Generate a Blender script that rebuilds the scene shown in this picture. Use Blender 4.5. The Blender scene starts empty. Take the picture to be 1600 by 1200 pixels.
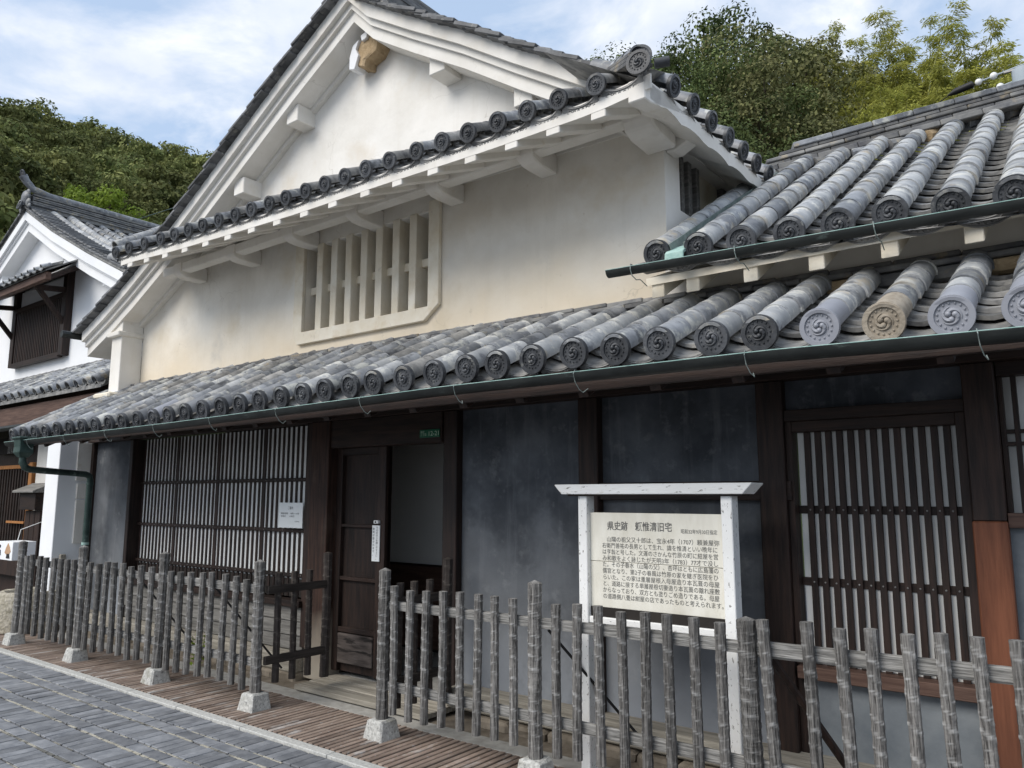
import bpy, bmesh, math, random
from mathutils import Vector, Matrix
random.seed(7)
R = math.radians
scene = bpy.context.scene
col = scene.collection

# ------------------------------------------------------------------ camera, sky, sun, exposure
cam_d = bpy.data.cameras.new('camera'); cam_d.lens = 27.0; cam_d.sensor_width = 36.0
cam_d.clip_start = .05; cam_d.clip_end = 3000
cam = bpy.data.objects.new('camera', cam_d); col.objects.link(cam)
cam.location = (0, 0, 1.55); cam.rotation_euler = (R(90 + 8.297), 0, R(37.86))
scene.camera = cam
SUN_EL, SUN_AZ = 43, 200          # azimuth clockwise from +Y: in front of the facade, a little to the left
world = bpy.data.worlds.new('World'); scene.world = world; world.use_nodes = True
wn = world.node_tree; wn.nodes.clear()
def wnode(t, **k):
    n = wn.nodes.new(t)
    for a, b in k.items(): setattr(n, a, b)
    return n
out = wnode('ShaderNodeOutputWorld'); bg = wnode('ShaderNodeBackground'); bg.inputs[1].default_value = .135
sky = wnode('ShaderNodeTexSky', sky_type='NISHITA', sun_disc=False, sun_elevation=R(SUN_EL), sun_rotation=R(SUN_AZ))
sky.air_density = 1.0; sky.dust_density = 1.5
tc = wnode('ShaderNodeTexCoord'); sep = wnode('ShaderNodeSeparateXYZ')
wn.links.new(tc.outputs['Generated'], sep.inputs[0])
mx = wnode('ShaderNodeMath', operation='MAXIMUM'); mx.inputs[1].default_value = .04
wn.links.new(sep.outputs['Z'], mx.inputs[0])
addz = wnode('ShaderNodeMath', operation='ADD'); addz.inputs[1].default_value = .12; wn.links.new(mx.outputs[0], addz.inputs[0])
dx = wnode('ShaderNodeMath', operation='DIVIDE'); dy = wnode('ShaderNodeMath', operation='DIVIDE')
wn.links.new(sep.outputs['X'], dx.inputs[0]); wn.links.new(addz.outputs[0], dx.inputs[1])
wn.links.new(sep.outputs['Y'], dy.inputs[0]); wn.links.new(addz.outputs[0], dy.inputs[1])
cmb = wnode('ShaderNodeCombineXYZ'); wn.links.new(dx.outputs[0], cmb.inputs[0]); wn.links.new(dy.outputs[0], cmb.inputs[1])
cn = wnode('ShaderNodeTexNoise'); cn.inputs['Scale'].default_value = 2.3; cn.inputs['Detail'].default_value = 7; cn.inputs['Roughness'].default_value = .58; cn.inputs['Distortion'].default_value = .25
wn.links.new(cmb.outputs[0], cn.inputs['Vector'])
cr = wnode('ShaderNodeValToRGB'); cr.color_ramp.elements[0].position = .43; cr.color_ramp.elements[1].position = .60
wn.links.new(cn.outputs['Fac'], cr.inputs[0])
cn2 = wnode('ShaderNodeTexNoise'); cn2.inputs['Scale'].default_value = 2.6; cn2.inputs['Detail'].default_value = 6
mp2 = wnode('ShaderNodeMapping'); mp2.inputs['Location'].default_value = (3.1, 7.7, 0); wn.links.new(cmb.outputs[0], mp2.inputs[0]); wn.links.new(mp2.outputs[0], cn2.inputs['Vector'])
cr2 = wnode('ShaderNodeValToRGB'); e = cr2.color_ramp.elements; e[0].position = .38; e[0].color = (3.5, 4.0, 4.9, 1); e[1].position = .58; e[1].color = (5.3, 5.45, 5.75, 1)
wn.links.new(cn2.outputs['Fac'], cr2.inputs[0])
mixb = wnode('ShaderNodeMix', data_type='RGBA'); mixb.inputs[0].default_value = .75; mixb.inputs[7].default_value = (2.9, 3.7, 4.9, 1)
wn.links.new(sky.outputs[0], mixb.inputs[6])
mixc = wnode('ShaderNodeMix', data_type='RGBA')
wn.links.new(cr.outputs[0], mixc.inputs[0]); wn.links.new(mixb.outputs[2], mixc.inputs[6]); wn.links.new(cr2.outputs[0], mixc.inputs[7])
wn.links.new(mixc.outputs[2], bg.inputs[0]); wn.links.new(bg.outputs[0], out.inputs[0])
sl = bpy.data.lights.new('sun', 'SUN'); sl.energy = 2.0; sl.angle = R(38); sl.color = (1, .95, .88)
so = bpy.data.objects.new('sun', sl); col.objects.link(so)
d = Vector((math.sin(R(SUN_AZ)) * math.cos(R(SUN_EL)), math.cos(R(SUN_AZ)) * math.cos(R(SUN_EL)), math.sin(R(SUN_EL))))
so.rotation_euler = d.to_track_quat('Z', 'Y').to_euler()
vs = scene.view_settings
vs.view_transform = 'Standard'; vs.look = 'None'; vs.gamma = 1; vs.use_curve_mapping = False; vs.exposure = .55

# ------------------------------------------------------------------ materials
def rgb(c):
    return (c[0], c[1], c[2], 1)
def mat(name, c0, c1, scale=4, rough=.85, bump=.3, bscale=40, stretch=(1, 1, 1), rand=0, spots=None, low=None,
        spec=.3, metallic=0, bdist=.004, lo=.35, hi=.65, wear=None, island=0, transl=0, detail=6, fine=0, crack=0, streak=None):
    """c0/c1 noise mix; spots=(colour, scale, threshold, softness); low=(z_low, z_high, colour, amount) weathering from the ground up"""
    m = bpy.data.materials.new(name); m.use_nodes = True
    nt = m.node_tree; N = nt.nodes; L = nt.links
    b = N['Principled BSDF']; b.inputs['Roughness'].default_value = rough
    b.inputs['Specular IOR Level'].default_value = spec; b.inputs['Metallic'].default_value = metallic
    t = N.new('ShaderNodeTexCoord'); mp = N.new('ShaderNodeMapping'); mp.inputs['Scale'].default_value = stretch
    oi = N.new('ShaderNodeObjectInfo'); va = N.new('ShaderNodeVectorMath'); va.operation = 'SCALE'; va.inputs[0].default_value = (37, 53, 71)
    L.new(oi.outputs['Random'], va.inputs['Scale'])
    ad = N.new('ShaderNodeVectorMath'); L.new(t.outputs['Object'], ad.inputs[0]); L.new(va.outputs[0], ad.inputs[1])
    L.new(ad.outputs[0], mp.inputs[0])
    n1 = N.new('ShaderNodeTexNoise'); n1.inputs['Scale'].default_value = scale; n1.inputs['Detail'].default_value = detail; n1.inputs['Roughness'].default_value = .6
    L.new(mp.outputs[0], n1.inputs['Vector'])
    r = N.new('ShaderNodeValToRGB'); r.color_ramp.elements[0].position = lo; r.color_ramp.elements[1].position = hi
    r.color_ramp.elements[0].color = rgb(c0); r.color_ramp.elements[1].color = rgb(c1)
    L.new(n1.outputs['Fac'], r.inputs[0]); cur = r.outputs[0]
    def mix(fac, a, bcol, mode='MIX'):
        x = N.new('ShaderNodeMix'); x.data_type = 'RGBA'; x.blend_type = mode
        if hasattr(fac, 'links'): L.new(fac, x.inputs[0])
        else: x.inputs[0].default_value = fac
        L.new(a, x.inputs[6])
        if hasattr(bcol, 'links'): L.new(bcol, x.inputs[7])
        else: x.inputs[7].default_value = rgb(bcol)
        return x.outputs[2]
    for low in ([low] if isinstance(low, tuple) else (low or [])):
        g = N.new('ShaderNodeNewGeometry'); s = N.new('ShaderNodeSeparateXYZ'); L.new(g.outputs['Position'], s.inputs[0])
        nz = N.new('ShaderNodeTexNoise'); nz.inputs['Scale'].default_value = 2.2; nz.inputs['Detail'].default_value = 5; L.new(g.outputs['Position'], nz.inputs['Vector'])
        mr = N.new('ShaderNodeMapRange'); mr.inputs[1].default_value = low[0]; mr.inputs[2].default_value = low[1]; mr.inputs[3].default_value = 1; mr.inputs[4].default_value = 0
        L.new(s.outputs['Z'], mr.inputs[0])
        a2 = N.new('ShaderNodeMath'); a2.operation = 'ADD'; L.new(mr.outputs[0], a2.inputs[0]); L.new(nz.outputs['Fac'], a2.inputs[1])
        m3 = N.new('ShaderNodeMapRange'); m3.inputs[1].default_value = .55; m3.inputs[2].default_value = 1.45; m3.inputs[4].default_value = low[3]
        L.new(a2.outputs[0], m3.inputs[0]); cur = mix(m3.outputs[0], cur, low[2])
    for sp in (spots or []):
        n2 = N.new('ShaderNodeTexNoise'); n2.inputs['Scale'].default_value = sp[1]; n2.inputs['Detail'].default_value = 5; n2.inputs['Roughness'].default_value = .65
        mo = N.new('ShaderNodeMapping'); mo.inputs['Location'].default_value = (5.3 * sp[1], 1.7, 9.1); L.new(mp.outputs[0], mo.inputs[0]); L.new(mo.outputs[0], n2.inputs['Vector'])
        rr = N.new('ShaderNodeMapRange'); rr.inputs[1].default_value = sp[2]; rr.inputs[2].default_value = sp[2] + sp[3]; rr.inputs[4].default_value = sp[4] if len(sp) > 4 else 1
        L.new(n2.outputs['Fac'], rr.inputs[0]); cur = mix(rr.outputs[0], cur, sp[0])
    if streak:
        ms_ = N.new('ShaderNodeMapping'); ms_.inputs['Scale'].default_value = (7, 7, .55); L.new(ad.outputs[0], ms_.inputs[0])
        ns = N.new('ShaderNodeTexNoise'); ns.inputs['Scale'].default_value = 1.6; ns.inputs['Detail'].default_value = 7; ns.inputs['Roughness'].default_value = .65; L.new(ms_.outputs[0], ns.inputs['Vector'])
        rs = N.new('ShaderNodeMapRange'); rs.inputs[1].default_value = .53; rs.inputs[2].default_value = .72; rs.inputs[4].default_value = streak[1]; L.new(ns.outputs['Fac'], rs.inputs[0]); cur = mix(rs.outputs[0], cur, streak[0])
    if crack:
        nd = N.new('ShaderNodeTexNoise'); nd.inputs['Scale'].default_value = 3; nd.inputs['Detail'].default_value = 6; L.new(ad.outputs[0], nd.inputs['Vector'])
        vm = N.new('ShaderNodeMix'); vm.data_type = 'RGBA'; vm.blend_type = 'LINEAR_LIGHT'; vm.inputs[0].default_value = .22; L.new(ad.outputs[0], vm.inputs[6]); L.new(nd.outputs['Color'], vm.inputs[7])
        vo = N.new('ShaderNodeTexVoronoi'); vo.feature = 'DISTANCE_TO_EDGE'; vo.inputs['Scale'].default_value = crack; L.new(vm.outputs[2], vo.inputs['Vector'])
        cm = N.new('ShaderNodeMapRange'); cm.inputs[1].default_value = .001; cm.inputs[2].default_value = .004; cm.inputs[3].default_value = .26; cm.inputs[4].default_value = 0; L.new(vo.outputs['Distance'], cm.inputs[0])
        nk = N.new('ShaderNodeTexNoise'); nk.inputs['Scale'].default_value = .9; L.new(ad.outputs[0], nk.inputs['Vector'])
        km = N.new('ShaderNodeMapRange'); km.inputs[1].default_value = .48; km.inputs[2].default_value = .60; L.new(nk.outputs['Fac'], km.inputs[0])
        cx = N.new('ShaderNodeMath'); cx.operation = 'MULTIPLY'; L.new(cm.outputs[0], cx.inputs[0]); L.new(km.outputs[0], cx.inputs[1]); cur = mix(cx.outputs[0], cur, (.30, .26, .20))
    if wear:
        at = N.new('ShaderNodeAttribute'); at.attribute_name = 'wear'; cur = mix(at.outputs['Fac'], cur, wear)
    if rand or island:
        hs = N.new('ShaderNodeHueSaturation'); mr = N.new('ShaderNodeMapRange')
        if island:
            g2 = N.new('ShaderNodeNewGeometry'); L.new(g2.outputs['Random Per Island'], mr.inputs[0])
            mr.inputs[3].default_value = 1 - island; mr.inputs[4].default_value = 1 + island
        else:
            L.new(oi.outputs['Random'], mr.inputs[0]); mr.inputs[3].default_value = 1 - rand; mr.inputs[4].default_value = 1 + rand
        L.new(mr.outputs[0], hs.inputs['Value']); L.new(cur, hs.inputs['Color']); cur = hs.outputs[0]
    if island and rand:
        hs2 = N.new('ShaderNodeHueSaturation'); mr2 = N.new('ShaderNodeMapRange'); L.new(oi.outputs['Random'], mr2.inputs[0])
        mr2.inputs[3].default_value = 1 - rand; mr2.inputs[4].default_value = 1 + rand
        L.new(mr2.outputs[0], hs2.inputs['Value']); L.new(cur, hs2.inputs['Color']); cur = hs2.outputs[0]
    L.new(cur, b.inputs['Base Color'])
    if transl:
        tr = N.new('ShaderNodeBsdfTranslucent'); ms = N.new('ShaderNodeMixShader'); ms.inputs[0].default_value = transl
        L.new(cur, tr.inputs[0]); L.new(b.outputs[0], ms.inputs[1]); L.new(tr.outputs[0], ms.inputs[2]); L.new(ms.outputs[0], N['Material Output'].inputs[0])
    if bump:
        n3 = N.new('ShaderNodeTexNoise'); n3.inputs['Scale'].default_value = bscale; n3.inputs['Detail'].default_value = 5
        L.new(mp.outputs[0], n3.inputs['Vector'])
        bp = N.new('ShaderNodeBump'); bp.inputs['Strength'].default_value = bump; bp.inputs['Distance'].default_value = bdist
        L.new(n3.outputs['Fac'], bp.inputs['Height'])
        if fine:
            n4 = N.new('ShaderNodeTexNoise'); n4.inputs['Scale'].default_value = fine; n4.inputs['Detail'].default_value = 4; L.new(ad.outputs[0], n4.inputs['Vector'])
            b2 = N.new('ShaderNodeBump'); b2.inputs['Strength'].default_value = .5; b2.inputs['Distance'].default_value = .03
            L.new(n4.outputs['Fac'], b2.inputs['Height']); L.new(b2.outputs[0], bp.inputs['Normal'])
        L.new(bp.outputs[0], b.inputs['Normal'])
    return m

M = {}
M['plaster'] = mat('white_plaster', (.71, .665, .585), (.85, .812, .735), 1.7, .9, .25, 30, spots=[((.60, .50, .34), 1.3, .56, .16, .5), ((.46, .44, .40), 2.4, .60, .16, .35), ((.50, .42, .30), 9, .66, .07, .35)],
                   low=(2.85, 3.5, (.76, .62, .42), .6), bdist=.003, fine=2.0, crack=1.1, streak=((.56, .50, .40), .16))
M['plaster_beige'] = mat('beige_stained_plaster', (.70, .62, .48), (.82, .77, .66), 3, .9, .25, 40, spots=[((.58, .46, .30), 4, .56, .15, .55), ((.45, .40, .33), 14, .64, .08, .4)])
M['plaster_trim'] = mat('trim_plaster', (.73, .695, .63), (.84, .81, .755), 2, .9, .22, 30, spots=[((.56, .52, .46), 2.2, .58, .12, .4), ((.60, .50, .36), 7, .62, .1, .35)], streak=((.52, .46, .36), .16))
M['plaster_gable'] = mat('gable_plaster', (.76, .73, .67), (.86, .835, .785), 2, .9, .2, 30, spots=[((.62, .52, .38), 1.2, .54, .2, .5), ((.58, .56, .52), 3, .62, .1, .3)], fine=2.5, crack=1.0, streak=((.58, .53, .44), .14))
M['plaster_white'] = mat('fresh_white_plaster', (.82, .83, .84), (.88, .885, .89), 2, .9, .12, 30, spots=[((.66, .66, .65), 1.5, .62, .15, .3)])
M['clay'] = mat('bare_clay', (.36, .26, .15), (.52, .39, .24), 14, .95, .8, 60, bdist=.01, spots=[((.25, .17, .10), 22, .6, .1, .6)])
tile_spots = [((.44, .44, .40), 9, .53, .08, .8), ((.065, .07, .078), 6, .54, .09, .8), ((.36, .29, .18), 5, .60, .09, .75)]
M['tile'] = mat('grey_fired_tile', (.145, .153, .165), (.275, .285, .30), 7, .5, .4, 60, rand=.38, spots=tile_spots, spec=.5, bdist=.003)
M['tile_pale'] = mat('pale_weathered_tile', (.26, .27, .28), (.42, .425, .42), 8, .62, .4, 60, rand=.22, spots=[((.56, .55, .50), 10, .53, .08, .8), ((.12, .125, .14), 6, .55, .08, .75), ((.42, .35, .24), 5, .59, .1, .65)], spec=.4, bdist=.003)
M['tile_new'] = mat('smooth_new_tile', (.27, .28, .315), (.33, .34, .375), 4, .45, .1, 60, rand=.05, spec=.5)
M['tile_tan'] = mat('tan_crusted_tile', (.26, .22, .17), (.40, .35, .28), 18, .9, .7, 60, bdist=.006)
M['tile_pan'] = mat('pan_tile_clay', (.15, .15, .147), (.36, .35, .33), 9, .6, .4, 60, rand=.35, spots=[((.42, .40, .35), 12, .58, .1, .6), ((.06, .06, .065), 7, .55, .1, .7)], spec=.4)
M['disc'] = mat('dark_tile_face', (.026, .028, .032), (.075, .079, .086), 12, .5, .3, 80, rand=.3, spots=[((.26, .26, .24), 22, .60, .08, .5)], spec=.5)
M['noshi'] = mat('ridge_slab_tile', (.10, .10, .105), (.24, .235, .22), 6, .65, .4, 50, rand=.35, spots=[((.38, .31, .20), 8, .58, .1, .6), ((.05, .05, .055), 6, .6, .1, .7)], spec=.4)
M['verge'] = mat('verge_slab_tile', (.055, .057, .06), (.17, .172, .175), 6, .6, .4, 50, rand=.4, spots=[((.34, .33, .29), 9, .6, .08, .6)], spec=.45)
M['wood'] = mat('dark_brown_timber', (.013, .008, .0065), (.040, .022, .016), 6, .6, .4, 30, stretch=(6, 6, .5), rand=.2, spots=[((.14, .11, .09), 3, .66, .12, .4)], spec=.35)
M['wood_h'] = mat('dark_brown_timber_lengthwise', (.013, .008, .0065), (.038, .021, .015), 6, .6, .4, 30, stretch=(.5, 6, 6), rand=.2, spots=[((.14, .11, .09), 3, .66, .12, .3)], spec=.35)
M['wood_post'] = mat('dark_post_pale_foot', (.022, .012, .009), (.062, .032, .022), 6, .65, .4, 30, stretch=(6, 6, .5), low=(.05, .75, (.36, .32, .26), 1.0), spec=.3)
M['wood_red'] = mat('red_brown_new_timber', (.13, .045, .022), (.235, .085, .042), 5, .55, .3, 30, stretch=(7, 7, .5), spots=[((.11, .04, .025), 2, .6, .12, .6)], low=(0, 1.2, (.13, .06, .04), .6))
M['wood_sill'] = mat('brown_sill_timber', (.075, .042, .032), (.14, .085, .064), 6, .65, .4, 30, stretch=(.5, 7, 7))
M['wood_pale'] = mat('pale_worn_planks', (.22, .20, .165), (.40, .37, .31), 5, .85, .5, 40, stretch=(.5, 8, 8), rand=.12, spots=[((.20, .17, .12), 8, .6, .1, .6)])
M['wood_grey'] = mat('grey_worn_boards', (.13, .125, .115), (.27, .26, .24), 5, .85, .5, 40, stretch=(.5, 8, 8), rand=.15)
M['wood_kick'] = mat('worn_kick_board', (.035, .028, .025), (.12, .10, .09), 4, .8, .8, 30, stretch=(.8, 6, 6), spots=[((.012, .01, .009), 4, .56, .06, .9)])
M['orange_wood'] = mat('orange_cedar', (.32, .13, .04), (.46, .21, .07), 5, .6, .2, 30, stretch=(6, 6, .5))
M['picket'] = mat('weathered_grey_picket', (.045, .042, .039), (.25, .238, .222), 7, .9, 1, 14, stretch=(20, 20, .9), rand=.28, spots=[((.022, .021, .020), 3, .56, .08, .8), ((.40, .39, .37), 5, .64, .08, .5)], wear=(.46, .455, .44), bdist=.006)
M['picket_dark'] = mat('dark_stained_picket', (.022, .018, .016), (.065, .052, .045), 7, .75, .8, 30, stretch=(9, 9, .6), rand=.2, wear=(.16, .14, .12), bdist=.004)
M['rail'] = mat('weathered_grey_rail', (.10, .098, .092), (.36, .35, .33), 6, .9, 1, 12, stretch=(1.1, 22, 22), rand=.15, spots=[((.05, .05, .05), 4, .60, .1, .6)], bdist=.004)
M['rail_dark'] = mat('dark_stained_rail', (.022, .018, .016), (.06, .05, .043), 6, .75, .6, 30, stretch=(9, .6, 9))
M['blackwall'] = mat('blue_black_plaster', (.040, .045, .053), (.105, .115, .130), 2.6, .75, .35, 60, low=[(.3, 2.1, (.19, .20, .21), .9), (.12, .75, (.30, .32, .35), .85)],
                     spots=[((.36, .37, .37), 4, .58, .14, .38), ((.035, .039, .046), 1.3, .50, .14, .6), ((.24, .25, .26), 11, .58, .14, .3)], streak=((.26, .27, .285), .28), detail=9)
M['greywall'] = mat('blue_grey_plaster', (.13, .15, .17), (.25, .27, .28), 2.5, .8, .35, 50, spots=[((.36, .36, .32), 3, .6, .12, .4), ((.10, .11, .13), 2, .55, .15, .5)], detail=9)
M['paper'] = mat('backing_paper', (.80, .80, .77), (.86, .86, .83), 3, .9, 0)
M['paper_bright'] = mat('notice_paper', (.84, .87, .86), (.88, .90, .89), 3, .8, 0)
M['ink'] = mat('black_ink', (.02, .02, .02), (.04, .04, .04), 3, .8, 0)
M['ink_faded'] = mat('faded_ink', (.09, .09, .085), (.20, .195, .18), 60, .8, 0)
M['ink_grey'] = mat('grey_print', (.18, .18, .18), (.25, .25, .25), 3, .8, 0)
M['green_plate'] = mat('green_enamel', (.010, .10, .05), (.014, .13, .065), 3, .35, 0)
M['green_text'] = mat('pale_green_print', (.45, .62, .45), (.5, .68, .5), 3, .5, 0)
M['cream_board'] = mat('cream_painted_board', (.66, .63, .54), (.78, .755, .67), 3, .75, .2, 40, stretch=(3, 1, 1), spots=[((.50, .46, .36), 3, .60, .14, .5)], rand=.04)
M['flaky'] = mat('flaking_white_paint', (.78, .78, .76), (.86, .86, .84), 3, .8, .4, 60, stretch=(2, 2, 1), spots=[((.22, .21, .19), 34, .615, .03, .9), ((.45, .45, .42), 12, .64, .06, .6)])
M['flaky_h'] = mat('flaking_white_paint_beam', (.78, .78, .76), (.86, .86, .84), 3, .8, .4, 60, stretch=(.6, 3, 3), spots=[((.22, .21, .19), 30, .62, .03, .9), ((.50, .44, .34), 9, .62, .06, .6)])
M['copper'] = mat('dark_patina_copper', (.012, .0145, .0138), (.030, .034, .032), 5, .5, .15, 50, stretch=(1, 3, 3), metallic=.3, spots=[((.13, .17, .155), 9, .62, .1, .4)], spec=.5)
M['verdigris'] = mat('verdigris_copper', (.26, .42, .38), (.42, .57, .52), 20, .7, .2, 50, spots=[((.12, .22, .19), 14, .58, .1, .7)])
M['pipe_green'] = mat('green_copper_pipe', (.035, .062, .054), (.085, .125, .112), 6, .5, .15, 50, metallic=.2, spots=[((.28, .36, .33), 12, .62, .08, .5)])
M['wire'] = mat('pale_wire', (.16, .20, .185), (.28, .32, .30), 20, .5, 0)
M['black'] = mat('black_rubber', (.012, .012, .013), (.02, .02, .02), 3, .5, 0)
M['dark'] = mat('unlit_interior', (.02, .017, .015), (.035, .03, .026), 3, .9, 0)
M['granite'] = mat('white_granite', (.36, .355, .33), (.56, .555, .52), 45, .85, .7, 50, spots=[((.16, .16, .155), 60, .56, .05, .7), ((.24, .23, .18), 7, .56, .1, .6)], bdist=.008)
M['kerbstone'] = mat('kerb_granite', (.38, .38, .36), (.55, .545, .51), 50, .85, .4, 60, spots=[((.2, .2, .19), 70, .6, .06, .6)], rand=.06)
M['trough'] = mat('rough_tan_stone', (.30, .27, .20), (.50, .46, .38), 20, .95, 1.0, 30, bdist=.02, spots=[((.18, .16, .12), 25, .58, .1, .6)])
M['concrete'] = mat('pale_concrete', (.30, .29, .265), (.42, .41, .38), 12, .9, .4, 60, spots=[((.2, .19, .17), 6, .6, .1, .6)])
M['rubble'] = mat('brown_footing_stone', (.15, .125, .095), (.27, .23, .18), 7, .9, .6, 30, rand=.15, bdist=.01)
M['slat'] = mat('brown_grating_slat', (.17, .125, .10), (.30, .235, .19), 7, .85, .5, 60, stretch=(1, .6, 1), rand=.22, spots=[((.50, .485, .46), 3, .56, .12, .8), ((.40, .39, .37), 40, .63, .04, .8)], island=0)
M['paver'] = mat('blue_grey_paver', (.145, .152, .165), (.24, .247, .26), 9, .75, .35, 60, rand=.26, spots=[((.34, .33, .29), 14, .66, .06, .6), ((.09, .10, .115), 5, .58, .12, .6)], spec=.4)
M['paver_more'] = mat('blue_grey_paver_field', (.145, .152, .165), (.24, .247, .26), 9, .75, .35, 60, island=.25, spots=[((.34, .33, .29), 14, .66, .06, .6)], spec=.4)
M['sand'] = mat('joint_sand', (.34, .32, .26), (.50, .47, .39), 40, .95, .8, 80, spots=[((.10, .10, .095), 2.6, .50, .08, .85)])
M['soil'] = mat('dark_channel', (.035, .030, .025), (.07, .06, .05), 10, .95, .4, 50)
M['asphalt'] = mat('grey_road', (.07, .075, .08), (.11, .115, .12), 8, .9, .4, 60)
M['bark'] = mat('tree_bark', (.055, .042, .03), (.13, .105, .08), 8, .9, .6, 12, stretch=(3, 3, .6))
M['hill'] = mat('hillside_undergrowth', (.022, .034, .012), (.05, .07, .022), .6, 1, 0)
M['leaf_dark'] = mat('dark_oak_leaves', (.046, .072, .020), (.150, .185, .062), .9, .75, 0, lo=.42, hi=.60, rand=.18, island=.42, transl=.22, spec=.25)  # here and in the next two, clump shading is painted in by tone contrast
M['leaf_mid'] = mat('mid_green_leaves', (.070, .112, .034), (.20, .25, .085), .9, .75, 0, lo=.42, hi=.60, rand=.16, island=.42, transl=.25, spec=.25)
M['leaf_olive'] = mat('olive_brown_leaves', (.090, .105, .036), (.235, .23, .095), .9, .75, 0, lo=.42, hi=.60, rand=.14, island=.45, transl=.25, spec=.25)
M['leaf_far'] = mat('hillside_wood_leaves', (.085, .110, .036), (.215, .222, .078), .35, .8, 0, rand=.34, island=.38, transl=.2, spec=.15)
M['leaf_lime'] = mat('bright_yellow_green_leaves', (.13, .20, .025), (.24, .32, .045), .8, .7, 0, rand=.08, island=.35, transl=.35, spec=.25)
M['bamboo'] = mat('yellow_green_bamboo', (.25, .27, .05), (.42, .41, .09), .7, .7, 0, rand=.15, island=.30, transl=.35, spec=.25)
M['culm'] = mat('bamboo_culm', (.20, .22, .09), (.30, .30, .14), 3, .6, 0)
M['insulator'] = mat('white_porcelain', (.78, .78, .76), (.82, .82, .8), 3, .3, 0)
M['nail'] = mat('dull_nail', (.22, .21, .20), (.34, .33, .31), 9, .5, 0, metallic=.4)
M['pole'] = mat('pale_blue_grey_steel', (.36, .42, .46), (.45, .50, .54), 3, .6, 0)
M['tanpaint'] = mat('tan_figure_print', (.42, .25, .14), (.5, .32, .2), 3, .8, 0)

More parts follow.
